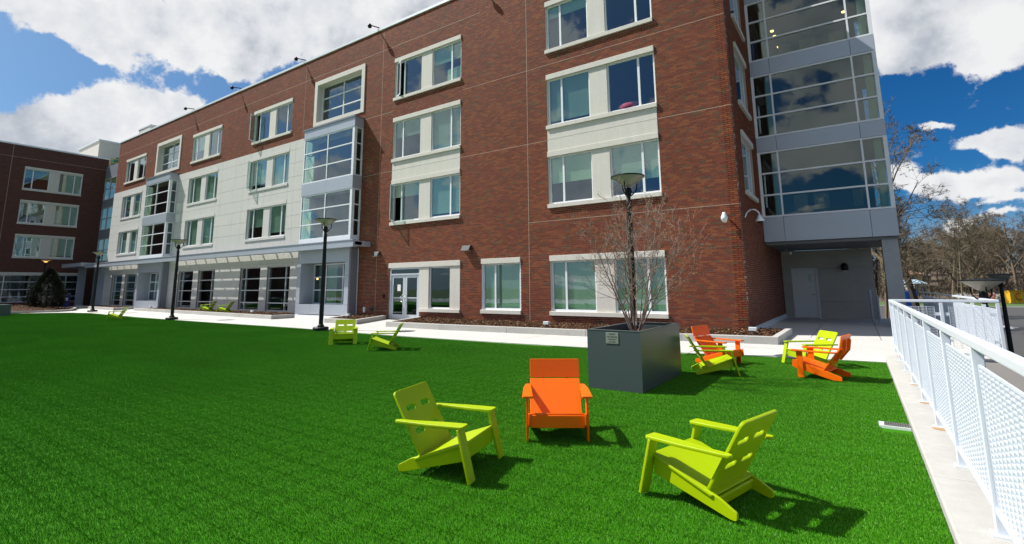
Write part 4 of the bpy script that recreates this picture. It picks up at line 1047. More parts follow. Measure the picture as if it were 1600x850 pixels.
# ================================================================ CHAIRS
def plate(outline, holes_=(), th=.02, bev=.003):
    """flat board: outline in its own XY plane, thickness along Z, rounded edges"""
    cu = bpy.data.curves.new('c', 'CURVE'); cu.dimensions = '2D'; cu.fill_mode = 'BOTH'; cu.extrude = th / 2 - bev; cu.bevel_depth = bev; cu.offset = -bev; cu.bevel_resolution = 1
    for pl in (outline, *holes_):
        sp = cu.splines.new('POLY'); sp.points.add(len(pl) - 1); sp.use_cyclic_u = True
        for q, p in zip(sp.points, pl): q.co = (p[0], p[1], 0, 1)
    o = bpy.data.objects.new('c', cu); me = bpy.data.meshes.new_from_object(o); bpy.data.objects.remove(o)
    return me
def rrect(x0, x1, y0, y1, r, n=5):
    pts = []
    for cx, cy, a0 in ((x1 - r, y1 - r, 0), (x0 + r, y1 - r, 90), (x0 + r, y0 + r, 180), (x1 - r, y0 + r, 270)):
        for k in range(n + 1): a = R_(a0 + 90 * k / n); pts.append((cx + r * math.cos(a), cy + r * math.sin(a)))
    return pts
def board(name, parent, outline, origin, ex, ey, mat_, holes_=(), th=.02, bev=.003):
    """outline in plane spanned by ex, ey at origin (chair's local space)"""
    me = plate(outline, holes_, th, bev); ex = Vector(ex).normalized(); ey = Vector(ey).normalized(); ez = ex.cross(ey)
    Mx = Matrix(((ex.x, ey.x, ez.x, origin[0]), (ex.y, ey.y, ez.y, origin[1]), (ex.z, ey.z, ez.z, origin[2]), (0, 0, 0, 1)))
    me.transform(Mx); me.materials.clear(); me.materials.append(mat_); me.name = name
    o = bpy.data.objects.new(name, me); COL.objects.link(o); o.parent = parent
    return o
def roundpoly(pts, r=.02, n=3):
    res = []
    for i in range(len(pts)):
        p0, p1, p2 = Vector(pts[i - 1]), Vector(pts[i]), Vector(pts[(i + 1) % len(pts)])
        a = (p0 - p1); b = (p2 - p1); rr = min(r, a.length * .4, b.length * .4); a = p1 + a.normalized() * rr; b = p1 + b.normalized() * rr
        for k in range(n + 1):
            q = k / n; res.append(tuple((1 - q) ** 2 * a + 2 * q * (1 - q) * p1 + q * q * b))
    return res
def green_chair():
    C = thing('lime_chair', '', 'lounge chair'); G = green_pl
    # local: x right, y forward, z up
    vb, zb, vt, zt = -.185, .125, -.455, .60; hw = .265
    L = math.hypot(vt - vb, zt - zb); ey = Vector((0, vt - vb, zt - zb)).normalized()
    sl = []
    for ty in (.30, .66):
        for tx_ in (-.5, .5): cy = L * (1 - ty); cx = tx_ * hw * .88; sl.append(rrect(cx - .078, cx + .078, cy - .024, cy + .024, .0235))
    board('backrest', C, rrect(-hw, hw, 0, L, .035), (0, vb, zb), (1, 0, 0), ey, G, sl, .022)
    # seat from front to back bottom, with a lip running past the back
    f = Vector((0, .225, .265)); b = Vector((0, -.235, .105)); Ls = (f - b).length
    board('seat', C, rrect(-.285, .285, 0, Ls, .02), b, (1, 0, 0), (f - b), G, (), .02)
    board('apron', C, rrect(-.262, .262, 0, .115, .008), (0, .205, .135), (1, 0, 0), (0, .0, 1), G, (), .02)
    sp = roundpoly([(.205, .252), (.215, .135), (-.335, .0), (-.378, .0), (-.384, .048), (-.27, .108)], .014)
    for s in (-1, 1): board('side_rail', C, sp, (s * .262, 0, 0), (0, 1, 0), (0, 0, 1), G, (), .022)
    board('rear_rail', C, rrect(-.25, .25, 0, .07, .006), (0, -.228, .03), (1, 0, 0), (0, -.3, 1), G, (), .018)
    d = Vector((0, -.10, .382)); 
    for s in (-1, 1):
        o = board('leg', C, rrect(-.052, .052, 0, d.length, .006), (s * .305, .285, 0), (1, 0, 0), d, G, (), .022)
        # arm: broad at the front, tapering to a rounded tail behind the back
        a = [(s * .355, .225), (s * .232, .225), (s * .243, .02), (s * .275, -.22), (s * .275, -.36), (s * .292, -.395), (s * .325, -.39), (s * .335, -.33), (s * .355, -.05)]
        if s < 0: a = list(reversed(a))
        board('arm', C, roundpoly(a, .025), (0, 0, .392), (1, 0, 0), (0, 1, 0), G, (), .022)
    return C
def orange_chair():
    C = thing('orange_chair', '', 'lounge chair'); G = orange_pl
    vb, zb, vk, zk, vt, zt = -.150, .13, -.405, .475, -.448, .672; hw = .268
    e = Vector((0, vk - vb, zk - zb)); L = e.length; ey = e.normalized()
    e2 = Vector((0, vt - vk, zt - zk)); L2 = e2.length; ey2 = e2.normalized()
    board('backrest', C, rrect(-hw, hw, 0, L - .006, .006), (0, vb, zb), (1, 0, 0), ey, G, (), .022)
    board('headrest', C, rrect(-hw, hw, .008, L2, .01), (0, vk, zk), (1, 0, 0), ey2, G, (), .022)
    for s in (-1, 1):
        n1 = Vector((0, -ey.z, ey.y)) * .0225; n2 = Vector((0, -ey2.z, ey2.y)) * .0225
        # bent batten behind both boards, cut in side profile
        A_ = Vector((0, vb, zb)); K_ = Vector((0, vk, zk))
        p = [A_ + ey * L * .45 + n1 * .5, K_ + n1 * .5, K_ + ey2 * L2 * .72 + n2 * .5, K_ + ey2 * L2 * .66 + n2 * 2.2, K_ + n1 * 2.8, A_ + ey * L * .5 + n1 * 2.4]
        board('batten', C, roundpoly([(q.y, q.z) for q in p], .008), (s * .13, 0, 0), (0, 1, 0), (0, 0, 1), G, (), .03)
    f = Vector((0, .24, .255)); b = Vector((0, -.22, .115)); Ls = (f - b).length
    board('seat', C, rrect(-.255, .255, 0, Ls, .008), b, (1, 0, 0), (f - b), G, (), .02)
    board('apron', C, rrect(-.255, .255, 0, .112, .006), (0, .243, .132), (1, 0, 0), (0, 0, 1), G, (), .02)
    sp = roundpoly([(.27, .27), (.285, .16), (.255, .14), (-.28, .0), (-.40, .0), (-.40, .06)], .014)
    lg = roundpoly([(.115, 0), (.205, 0), (.205, .403), (.115, .403)], .006)
    for s in (-1, 1):
        board('side_rail', C, sp, (s * .268, 0, 0), (0, 1, 0), (0, 0, 1), G, (), .022)
        board('leg', C, lg, (s * .2905, 0, 0), (0, 1, 0), (0, 0, 1), G, (), .022)
        a = [(s * .335, .275), (s * .232, .275), (s * .262, -.36), (s * .315, -.36), (s * .335, -.15)]
        if s < 0: a = list(reversed(a))
        board('arm', C, roundpoly(a, .014), (0, 0, .414), (1, 0, 0), (0, 1, 0), G, (), .022)
    return C
gc = green_chair(); oc = orange_chair()
GRP = 'slatted lounge chairs around the courtyard'
def seat(src, first, x, y, th, lab, z=0.0):
    rz = th - math.pi / 2
    if first:
        src.matrix_basis = Matrix.Translation((x, y, z)) @ Matrix.Rotation(rz, 4, 'Z'); src['label'] = lab; src['group'] = GRP; return src
    return dup(src, lab, (x, y, z), rz, GRP)
seat(gc, True, -2.893, 3.378, .246, 'lime green lounge chair in front, left of the orange one and facing right')
seat(gc, False, -1.047, 3.929, 2.87, 'lime green lounge chair at front right, back to us with slots casting shadow')
seat(oc, True, -2.606, 4.582, -1.02, 'orange lounge chair facing us in the foreground, left of the planter')
seat(oc, False, -.652, 9.684, 2.934, 'orange lounge chair near the railing with two battens behind its back')
seat(oc, False, -2.242, 10.337, -.351, 'orange lounge chair just right of the planter behind a lime one')
seat(gc, False, -2.091, 9.198, .392, 'lime lounge chair just right of the planter, seen side on before an orange one')
seat(gc, False, -.879, 10.893, -2.525, 'lime lounge chair by the pavement, partly behind the orange one near the railing')
seat(gc, False, -11.524, 8.804, -.725, 'lime lounge chair facing us on the lawn in front of the entrance doors')
seat(gc, False, -9.678, 8.532, -2.386 - .1, 'lime lounge chair seen side on, right of the one facing us by the doors')
seat(gc, False, -31.843, 10.13, -2.184, 'small lone lime lounge chair at the far left edge of the lawn')
seat(gc, False, -32.613, 14.90, -2.397, 'left lime lounge chair of the pair on mulch by the pale wall', .17)
seat(gc, False, -30.247, 14.75, -2.397, 'right lime lounge chair of the pair on mulch by the pale wall', .17)

# ================================================================ PLANTER + SHRUB
px0, px1, py0, py1, ph = -3.40, -2.578, 6.95, 8.83, .815
pl = thing('planter', 'large dark grey rectangular planter box standing on the turf', 'planter', (-2.99, 7.9, 0))
m = MB(); th = .045
m.box(WLD, px0, px1, py0, py0 + th, -.01, ph); m.box(WLD, px0, px1, py1 - th, py1, -.01, ph); m.box(WLD, px0, px0 + th, py0 + th, py1 - th, -.01, ph); m.box(WLD, px1 - th, px1, py0 + th, py1 - th, -.01, ph)
put('box', m, planter_m, pl)
m = MB(); m.box(WLD, px0 - .004, px1 + .004, py0 - .004, py0 + th + .01, ph, ph + .014); m.box(WLD, px0 - .004, px1 + .004, py1 - th - .01, py1 + .004, ph, ph + .014); m.box(WLD, px0 - .004, px0 + th + .01, py0 + th + .01, py1 - th - .01, ph, ph + .014); m.box(WLD, px1 - th - .01, px1 + .004, py0 + th + .01, py1 - th - .01, ph, ph + .014)
put('rim', m, planter_m, pl, bevel=.004)
m = MB(); m.box(WLD, px0 + th, px1 - th, py0 + th, py1 - th, .5, .715); put('soil', m, mulch_m, pl)
m = MB(); m.box(WLD, -3.10, -2.905, py0 - .008, py0 - .001, .637, .795); pq = put('plaque', m, steel_m, pl, bevel=.002)
def text(s, size, Mx, mat_, parent, name='lettering', ext=.001):
    cu = bpy.data.curves.new('t', 'FONT'); cu.body = s; cu.size = size; cu.extrude = ext; cu.align_x = 'CENTER'; cu.align_y = 'CENTER'
    o = bpy.data.objects.new('t', cu); me = bpy.data.meshes.new_from_object(o); bpy.data.objects.remove(o)
    me.transform(Mx); me.materials.clear(); me.materials.append(mat_)
    ob = link(name, me, parent); return ob
for k, s in enumerate(('PLEASE', 'No Smoking', 'No Food', 'on Patio')):
    text(s, .030, Matrix.Translation((-3.0025, py0 - .0095, .773 - k * .036)) @ Matrix.Rotation(R_(90), 4, 'X'), ink_m, pq)

def grow(mb, rs, p, d, L, r, depth, opt, tips):
    """one branch as a bent polyline, spawning side branches"""
    n = opt['seg'][min(depth, len(opt['seg']) - 1)]; pts = [Vector(p)]; dd = Vector(d).normalized(); sl_ = L / n
    kids = []
    for i in range(n):
        j = Vector((rs.uniform(-1, 1), rs.uniform(-1, 1), rs.uniform(-1, 1))) * opt['bend'][min(depth, 3)]
        dd = (dd + j + Vector((0, 0, opt['up'])) * (i / n)).normalized(); q = pts[-1] + dd * sl_; pts.append(q)
        f0, f1 = 1 - i / n * .75, 1 - (i + 1) / n * .75
        mb.tube(pts[-2], q, r * f0, r * f1, 5 if depth == 0 else (4 if depth == 1 else 3), caps=False)
        kids.append((q, dd.copy(), r * f1, (i + 1) / n))
    tips.append(pts[-1])
    if depth + 1 >= opt['levels']: return
    nk = opt['kids'][min(depth, len(opt['kids']) - 1)]
    for k in range(nk):
        fr = opt['first'][min(depth, 3)] + (1 - opt['first'][min(depth, 3)]) * (k + rs.random()) / nk
        i = min(n - 1, int(fr * n)); q, dd, rr, f = kids[i]; lo_ = kids[i - 1][0] if i > 0 else pts[0]; q = lo_.lerp(q, fr * n - i)
        ax = dd.orthogonal().normalized(); ax.rotate(Matrix.Rotation(rs.uniform(0, 6.283), 3, dd)); a = R_(rs.uniform(*opt['ang']))
        nd = dd * math.cos(a) + ax * math.sin(a)
        grow(mb, rs, q, nd, L * opt['ratio'] * (1.15 - .6 * fr) * rs.uniform(.75, 1.2), max(opt.get('rmin', 0), min(rr * .7, r * opt['rr'])), depth + 1, opt, tips)
shr = thing('bare_shrub', 'leafless multi-stemmed shrub with pale buds growing in the dark planter', 'shrub', (-3.0, 7.9, .715))
rs = random.Random(21); mb = MB(); tips = []
opt = dict(seg=(8, 5, 3, 2), bend=(.06, .12, .16, .2), up=.10, levels=4, kids=(8, 4, 3), first=(.22, .12, .2, .2), ang=(22, 58), ratio=.44, rr=.55, rmin=.0034)
for k in range(14):
    a = k * 2.4 + rs.uniform(-.3, .3); lean = rs.uniform(.20, .88) if k > 2 else rs.uniform(0, .12)
    r0 = rs.uniform(.01, .09)
    grow(mb, rs, (-3.0 + math.cos(a) * r0, 7.9 + math.sin(a) * r0, .70), (math.cos(a) * lean, math.sin(a) * lean, 1), rs.uniform(1.7, 2.35) * (1 - lean * .12), rs.uniform(.009, .0165), 0, opt, tips)
put('branches', mb, bark_m, shr)
mb = MB()
for p in tips:
    if rs.random() < .62:
        s = rs.uniform(.006, .011); mb.lathe([(0, -s), (s * .7, 0), (0, s * 1.6)], p, 4)
stuff(put('buds', mb, bud_m, shr))

# ================================================================ STREET LAMPS
def lamp(x, y, z0, h, lab, lit=False, first=[None]):
    if first[0] is None or lit:
        t_ = thing('street_lamp', lab, 'street lamp', (0, 0, 0), 0, 'black courtyard lamps with inverted cone heads')
        hh = 3.96
        m = MB(); m.lathe([(.0, 0), (.27, 0), (.27, .09), (.24, .115), (.12, .12), (.11, .18), (.085, .20)], (0, 0, 0), 24); put('base', m, black_m, t_, local=True)
        m = MB(); m.lathe([(.078, .18), (.070, 2.2), (.058, 3.25), (.062, 3.27), (.062, 3.42), (.045, 3.44), (.05, 3.52), (.085, 3.60), (.07, 3.70), (0, 3.74)], (0, 0, 0), 20); put('pole', m, black_m, t_, local=True, smooth=True)
        for k in range(3):
            a = k * 2.094 + .5; c, s_ = math.cos(a), math.sin(a)
            m = MB(); m.path([(c * .05, s_ * .05, 3.52), (c * .12, s_ * .12, 3.58), (c * .19, s_ * .19, 3.67), (c * .205, s_ * .205, 3.83)], .015, 6); put('yoke_arm', m, black_m, t_, local=True)
        m = MB(); m.lathe([(.0, 3.745), (.06, 3.75), (.11, 3.775), (.24, 3.865), (.37, 3.955), (.372, 3.965)], (0, 0, 0), 32); put('lamp_bowl', m, bowl_m, t_, local=True, smooth=True)
        m = MB(); m.lathe([(.372, 3.958), (.385, 3.958), (.385, 3.985), (.2, 4.0), (0, 4.005)], (0, 0, 0), 32); put('lamp_cap', m, black_m, t_, local=True)
        if lit: m = MB(); m.lathe([(0, 3.76), (.10, 3.79), (.16, 3.84), (.0, 3.90)], (0, 0, 0), 14); put('bulb', m, bulb_m, t_, local=True)
        t_.matrix_basis = Matrix.Translation((x, y, z0)); 
        if not lit: first[0] = t_
        return t_
    return dup(first[0], lab, (x, y, z0), rng.uniform(0, 2))
lamp(-4.17, 10.9, 0, 0, 'black lamp behind the planter, its pole rising through the bare shrub')
lamp(-15.91, 11.15, 0, 0, 'black lamp on the lawn edge in front of the nearer metal bay')
lamp(-28.36, 11.35, 0, 0, 'black lamp on the lawn edge in front of the farther metal bay')
lamp(-42.33, 12.15, .06, 0, 'black lamp by the pavement at the far left end of the hall')
lamp(-61.0, 13.65, .3, 0, 'lamp with a lit orange bulb behind the small evergreen', lit=True)
p = at(1533, 436, 10.8); lamp(p.x, p.y, p.z - 4.0, 0, 'black lamp head rising beyond the end of the white railing')
p = at(1561, 428, 18.7); lamp(p.x, p.y, p.z - 4.0, 0, 'black lamp standing lower in the car park, right of the railing end')

# ================================================================ RAILINGS
def mesh_panel(F, parent, u0, u1, z0, z1, pitch=.0285, bar=.0088):
    mb = MB(); n = max(1, round((u1 - u0) / .10)); du = (u1 - u0) / n; nz = round((z1 - z0) / pitch); dz = (z1 - z0) / nz
    for i in range(nz + 1):
        k = bar / 2 if 0 < i < nz else .008; zc = z0 + i * dz; mb.box(F, u0, u1, -.006, .006, zc - k, zc + k)
    for i in range(n + 1):
        k = bar / 2 if 0 < i < n else .008; uc = u0 + i * du; mb.box(F, uc - k * 1.1, uc + k * 1.1, -.008, .008, z0 - .002, z1 + .002)
    return mb
FA = FR((.545, 0, 0), (0, 1, 0), (1, 0, 0))
rl = thing('railing', 'long white steel railing with perforated panels along the right of the lawn', 'railing', (.545, 6, 0))
posts = [13.15 - 1.30 * k for k in range(0, 14)]
zb = .062; RT = 1.14
m = MB(); m.box(FA, posts[-1], 13.18, -.030, .030, RT - .055, RT); put('top_rail', m, rail_m, rl, bevel=.008)
m = MB(); m.box(FA, posts[-1], 13.18, -.019, .019, zb + .11, zb + .15); put('bottom_rail', m, rail_m, rl, bevel=.006)
pm = MB(); pm.box(FR((0, 0, 0), (0, 1, 0), (1, 0, 0)), -.022, .022, -.03, .03, 0, RT - .055 - zb); pmesh = pm.mesh('post', rail_m)
fl = MB(); fl.box(WLD, -.05, .05, -.05, .05, 0, .008); flm = fl.mesh('base_plate', rail_m)
panelmesh = None
for i, y in enumerate(posts):
    o = link('post', pmesh, rl); o.location = (.545, y, zb)
    b = o.modifiers.new('bevel', 'BEVEL'); b.width = .005; b.segments = 1
    f = bpy.data.objects.new('base_plate', flm); COL.objects.link(f); f.parent = o
    if i in (3, 4, 5):
        s = MB(); s.lathe([(0, .0645), (.035 + .01 * i, .0645)], (.56, y - .06, 0), 12); tag(put('rust_spot', s, rust_m), 'brown rust stain on the kerb by the %s rail post seen nearest us' % ('third', 'second', 'fourth')[i - 3], 'stain', 'rust stains below railing posts') if False else put('rust_spot', s, rust_m, kstrip)
    if i < len(posts) - 1:
        if panelmesh is None: panelmesh = mesh_panel(FR((0, 0, 0), (0, 1, 0), (1, 0, 0)), None, .045, 1.255, zb + .155, .985).mesh('mesh_panel', rail_m)
        o = link('mesh_panel', panelmesh, rl); o.location = (.545, y - 1.30, 0)
# cross rail and far rail around the landing
FC = FR((0, 13.2, 0), (1, 0, 0), (0, -1, 0)); x3 = 2.18
rc = thing('railing', 'short white railing with grid panels crossing at the end of the long one', 'railing', (1.35, 13.2, 0))
m = MB(); m.box(FC, .56, x3 + .03, -.028, .028, RT - .05, RT + .002); put('top_rail', m, rail_m, rc, bevel=.008)
m = MB(); m.box(FC, .57, x3, -.018, .018, .08, .12); put('bottom_rail', m, rail_m, rc)
for x in (1.35, x3): m = MB(); m.box(FC, x - .03, x + .03, -.024, .024, -.03 if x < 2 else LOT, RT - .05); put('post', m, rail_m, rc, bevel=.006)
for a, b in ((.64, 1.24), (1.46, 2.06)):
    mbp = MB(); nz = 26; nu = 5
    for i in range(nz + 1): zc = .2 + i * (.80 / nz); mbp.box(FC, a, b, -.004, .004, zc - .0035, zc + .0035)
    for i in range(nu + 1): uc = a + i * (b - a) / nu; mbp.box(FC, uc - .0035, uc + .0035, .0045, .010, .2, 1.0)
    put('grid_panel', mbp, rail_m, rc)
    for x in (a - .04, b + .04):
        for z in (.35, .86): m = MB(); m.box(FC, x - .045, x + .045, -.008, .008, z - .03, z + .03); put('clip', m, rail_m, rc)
F3 = FR((x3, 0, 0), (0, 1, 0), (1, 0, 0))
r3 = thing('railing', 'white railing with perforated panels receding beyond the short cross railing', 'railing', (x3, 20, 0))
m = MB(); m.box(F3, 13.25, 27.3, -.028, .028, RT - .045, RT + .004); put('top_rail', m, rail_m, r3, bevel=.008)
m = MB(); m.box(F3, 13.25, 27.3, -.018, .018, .06, .10); put('bottom_rail', m, rail_m, r3)
k = 0; y = 14.5
while y < 27.4:
    o = link('post', pmesh, r3); o.location = (x3, y, -.005); 
    o = link('mesh_panel', panelmesh, r3); o.location = (x3, y - 1.3, -.03); y += 1.30
# stone steps / coping beyond the rail
sw = thing('stone_steps', 'grey stacked stone steps just beyond the white railing', 'steps', (1.4, 9, 0))
for k in range(7):
    m = MB(); m.box(WLD, .70, 2.15, 12.9 - k * .42 - .42 + .005, 12.9 - k * .42, LOT + .02, -.16 - k * .17); put('step', m, stone_m if k % 2 else curb_conc, sw, bevel=.01)
# handrail posts near the passage end
t_ = thing('steel_posts', 'pair of grey steel posts at the far edge of the passage', 'post', (.55, 25, 0))
for x, h in ((.40, 1.25), (.62, 1.02)): m = MB(); m.tube((x, 24.6, -.03), (x, 24.6, h), .04, n=10); put('post', m, metal_panel, t_)
# drain in the turf
dn = thing('drain_channel', 'white edged drain grate set into the turf at the kerb', 'drain', (.19, 6.78, 0))
m = MB(); m.box(WLD, .055, .32, 6.68, 6.70, -.02, .008).box(WLD, .055, .32, 6.85, 6.87, -.02, .008).box(WLD, .055, .10, 6.70, 6.85, -.02, .008); put('frame', m, coping_m, dn)
m = MB()
for i in range(11): m.box(WLD, .105 + i * .02, .113 + i * .02, 6.702, 6.848, 0, .018)
for i in range(5): m.box(WLD, .103, .318, 6.72 + i * .028, 6.726 + i * .028, .001, .0165)
put('grate', m, steel_m, dn)

m = MB(); rs = random.Random(77); c = 0
while c < 60:
    x, y = rs.uniform(-30, .2), rs.uniform(2.4, 11)
    c += 1; a = rs.uniform(0, 6.283); l = rs.uniform(.006, .015); w = l * rs.uniform(.4, .8); z = .006 + rs.uniform(0, .006)
    dx, dy = math.cos(a) * l, math.sin(a) * l; ex, ey = -math.sin(a) * w, math.cos(a) * w; k = rs.uniform(0, .5)
    m.quad([(x - dx, y - dy, z), (x + ex, y + ey, z + k * l), (x + dx, y + dy, z + k * l), (x - ex, y - ey, z)], tone=rs.uniform(.86, 1))
o = stuff(put('fallen_leaves', m, chip_m)); o['label'] = 'tiny dry leaf scraps scattered over the turf'; o['category'] = 'leaves'
# ================================================================ LEFT: evergreen, bin
def conifer(x, y, z0, h, r):
    t_ = thing('small_evergreen', 'dense dark cone-shaped evergreen on the mulch mound at far left', 'tree', (x, y, z0))
    m = MB(); m.tube((x, y, z0 - .1), (x, y, z0 + h * .9), .07, .015, 8); put('trunk', m, tree_bark, t_)
    rs = random.Random(4); m = MB()
    for i in range(22000):
        f = rs.random() ** 1.05; a = rs.uniform(0, 6.283); zz = z0 + .05 + f * h * .97
        prof = (1 - f ** 2.0) ** .85 * (1 - .38 * math.exp(-f * 8)) * (1 - .22 * f) + .02
        rad = r * prof * (1 + .16 * math.sin(a * 5 + f * 23) + .10 * math.sin(a * 11 - f * 41)) * rs.uniform(.45, 1.05) ** .5
        c = Vector((x + math.cos(a) * rad, y + math.sin(a) * rad, zz)); d = Vector((math.cos(a), math.sin(a), rs.uniform(-.1, .9))).normalized(); s = d.cross(Vector((rs.uniform(-1, 1), rs.uniform(-1, 1), rs.uniform(-1, 1)))).normalized() * rs.uniform(.012, .03); l = rs.uniform(.06, .15)
        m.quad([c - s, c + s, c + d * l], tone=rs.random() ** 1.6)
    stuff(put('crown', m, needle_m, t_))
conifer(-50.3, 11.6, .22, 2.95, 1.15)
b = thing('recycling_bin', 'blue recycling bin with white label beside the shaded wing', 'bin', (-60.9, 15.3, 0))
m = MB(); m.prism([(-61.3, 14.95), (-60.75, 14.95), (-60.75, 15.65), (-61.3, 15.65)], .02, 1.15); put('body', m, navy_m, b, bevel=.04)
m = MB(); m.prism([(-61.33, 14.92), (-60.72, 14.92), (-60.72, 15.68), (-61.33, 15.68)], 1.15, 1.25); put('lid', m, navy_m, b, bevel=.03)
m = MB(); m.box(FR((-60.75, 0, 0), (0, 1, 0), (1, 0, 0)), 15.05, 15.5, .001, .006, .55, .82); put('label', m, paper_m, b)
# dark planter at the left edge
b = thing('planter', 'dark planter cut off by the left edge of the photograph', 'planter', (-44.6, 7.6, 0))
p = at(-12, 487, 32)
m = MB(); q = at(2, 496, 30); m.box(WLD, q.x - 1.6, q.x - .12, q.y - .6, q.y + .4, -.02, .66); put('box', m, planter_m, b, bevel=.01)

# ================================================================ BEYOND: trees, skip, houses
TV = []
def tree_mesh(seed, opt, L, r):
    rs = random.Random(seed); mb = MB(); tips = []; grow(mb, rs, (0, 0, 0), (rs.uniform(-.08, .08), rs.uniform(-.08, .08), 1), L, r, 0, opt, tips)
    return mb, tips
optA = dict(seg=(9, 6, 4, 3, 2), bend=(.06, .13, .18, .22), up=.06, levels=5, kids=(11, 6, 4, 4), first=(.22, .12, .1, .1), ang=(28, 62), ratio=.50, rr=.58, rmin=.015)
optB = dict(seg=(10, 5, 3, 2), bend=(.02, .08, .12, .18), up=.05, levels=4, kids=(26, 5, 3), first=(.15, .15, .1, .1), ang=(45, 75), ratio=.22, rr=.35, rmin=.02)
optC = dict(seg=(8, 6, 4, 3, 2), bend=(.08, .14, .18, .22), up=.07, levels=5, kids=(8, 6, 5, 3), first=(.2, .1, .1, .1), ang=(24, 56), ratio=.58, rr=.6, rmin=.015)
def make_tree(seed, opt, L, r, mt, loc, lab, grp=None, rz=0, nm='bare_tree'):
    t_ = thing(nm, lab, 'tree', (0, 0, 0), 0, grp); mb, tips = tree_mesh(seed, opt, L, r)
    # split: first tubes are the trunk
    n0 = opt['seg'][0]; nv = 5 * 2 * n0; nf = 5 * n0
    tr_ = MB(); tr_.v = mb.v[:nv]; tr_.f = mb.f[:nf]; tr_.mi = [0] * nf; put('trunk', tr_, mt, t_, local=True)
    rt = random.Random(seed)
    for p in tips:
        for _ in range(4):
            d = Vector((rt.uniform(-1, 1), rt.uniform(-1, 1), rt.uniform(-.3, 1.2))).normalized() * rt.uniform(.35, .9); q = p - d * rt.uniform(0, .4); sx = d.cross(Vector((rt.uniform(-1, 1), rt.uniform(-1, 1), .2))).normalized() * .02
            mb.quad([q - sx, q + sx, q + d])
    cr = MB(); cr.v = mb.v[nv:]; cr.f = [tuple(i - nv for i in f) for f in mb.f[nf:]]; cr.mi = [0] * len(cr.f); put('crown', cr, mt, t_, local=True)
    t_.matrix_basis = Matrix.Translation(loc) @ Matrix.Rotation(rz, 4, 'Z'); return t_
def gp(px, w, z=LOT): p = at(px, 450, w); return (p.x, p.y, z)
make_tree(31, optA, 15.5, .40, tree_bark, gp(1430, 58), 'tall bare tree standing alone just right of the tower column')
make_tree(32, optC, 16.0, .34, tree_bark2, gp(1392, 46), 'bare tree half hidden behind the tower, branches showing at its right edge')
make_tree(33, optB, 16.5, .20, tree_bark2, gp(1502, 95), 'thin straight bare tree with short side twigs left of the big spreading one')
tb = make_tree(34, optC, 17.5, .42, tree_bark2, gp(1588, 108), 'big spreading bare tree rising highest above the lamp heads')
make_tree(35, optA, 17.0, .40, tree_bark2, gp(1640, 112), 'bare tree at the right edge of the picture above the yellow skip')
make_tree(36, optC, 8.5, .16, tree_bark2, gp(1379, 44), 'pale twisted bare tree seen through the gap left of the column')
make_tree(37, optA, 9.0, .16, tree_bark, gp(1367, 50), 'dark bare tree seen at the end of the passage by the grey wall')
srcs = []
for k, (o_, L) in enumerate(((optA, 12.5), (optC, 13), (optC, 11.5))):
    srcs.append(make_tree(50 + k, o_, L, .22, (tree_bark2, tree_bark2, tree_bark)[k], gp((1520, 1455, 1488)[k], (118, 110, 128)[k]), 'bare tree massed among others in the far wood', 'bare trees of the far wood'))
rs = random.Random(9)
for k in range(42):
    pxl = rs.choice([rs.uniform(1436, 1560), rs.uniform(1500, 1720), rs.uniform(1360, 1720)]); w = rs.uniform(100, 185); p = at(pxl, 450, w)
    zz = LOT - .1 + (max(0, min(1, (p.y - 132) / 110)) ** 1.3) * 9
    s = srcs[rs.randrange(3)]; o = dup(s, 'bare tree massed among others in the far wood', (p.x, p.y, zz - .2), rs.uniform(0, 6.28), 'bare trees of the far wood')
    sc_ = rs.uniform(.85, 1.25) * (1.0 if pxl > 1470 else .8); o.matrix_basis = o.matrix_basis @ Matrix.Scale(sc_, 4)
# undergrowth and far wood as a mass
mb = MB(); rs = random.Random(12)
for i in range(19000):
    pxl = rs.uniform(1340, 1760); w = rs.uniform(112, 240) if rs.random() < .75 else rs.uniform(108, 130); p = at(pxl, 450, w)
    base = LOT - .1 + (max(0, min(1, (p.y - 132) / 110)) ** 1.3) * 9
    top_ = rs.uniform(.3, 4.0) if w < 125 else rs.uniform(1, 7.5 if pxl > 1470 else 5.5)
    z = base + rs.random() ** .8 * top_
    if 1408 < pxl < 1466 and w < 165 and z > 1.46 - 6.5 / 778 * w: continue
    l = rs.uniform(.5, 2.2); wd = rs.uniform(.02, .07) * w / 110; a = rs.uniform(-.7, .7); e = rs.uniform(-.7, .7)
    d = Vector((math.sin(a), math.sin(e), 1)).normalized() * l; sx = Vector((.83, .56, 0)) * wd
    c = Vector((p.x, p.y, z)); mb.quad([c - sx, c + sx, c + d], tone=rs.random())
o = stuff(put('undergrowth', mb, brush_m)); o['label'] = 'brown leafless undergrowth and twiggy wood beyond the car park'; o['category'] = 'undergrowth'
# yellow skip
p = at(1578, 465, 92); sk = thing('skip', 'yellow roll-off skip with a red letter standing on grass beyond the lot', 'skip', (p.x + 2, p.y, LOT))
FK2 = FR((p.x, p.y, LOT + .05), Vector((.83, .56, 0)).normalized(), Vector((.56, -.83, 0)).normalized())
m = MB(); m.box(FK2, 0, 6.2, -1.7, 0, .1, 2.25, skip='t'); m.box(FK2, .12, 6.08, -1.58, -.12, .3, .4); put('body', m, yellow_m, sk)
for k in range(8): m = MB(); m.box(FK2, k * .86, k * .86 + .14, 0.002, .12, .25, 2.2); put('rib', m, yellow_m, sk)
m = MB(); m.box(FK2, -.05, 6.25, -1.76, .14, 2.25, 2.4, skip='bt'); m.box(FK2, -.05, 6.25, .0, .14, 2.25, 2.4); put('rim', m, yellow_m, sk)
Mx = Matrix(((FK2.u.x, 0, FK2.n.x, 0), (FK2.u.y, 0, FK2.n.y, 0), (0, 1, 0, 0), (0, 0, 0, 1)))
text('C', 1.9, Matrix.Translation(Vector(FK2.p(1.5, .14, 1.25))) @ Mx, red_m, sk, ext=.02)
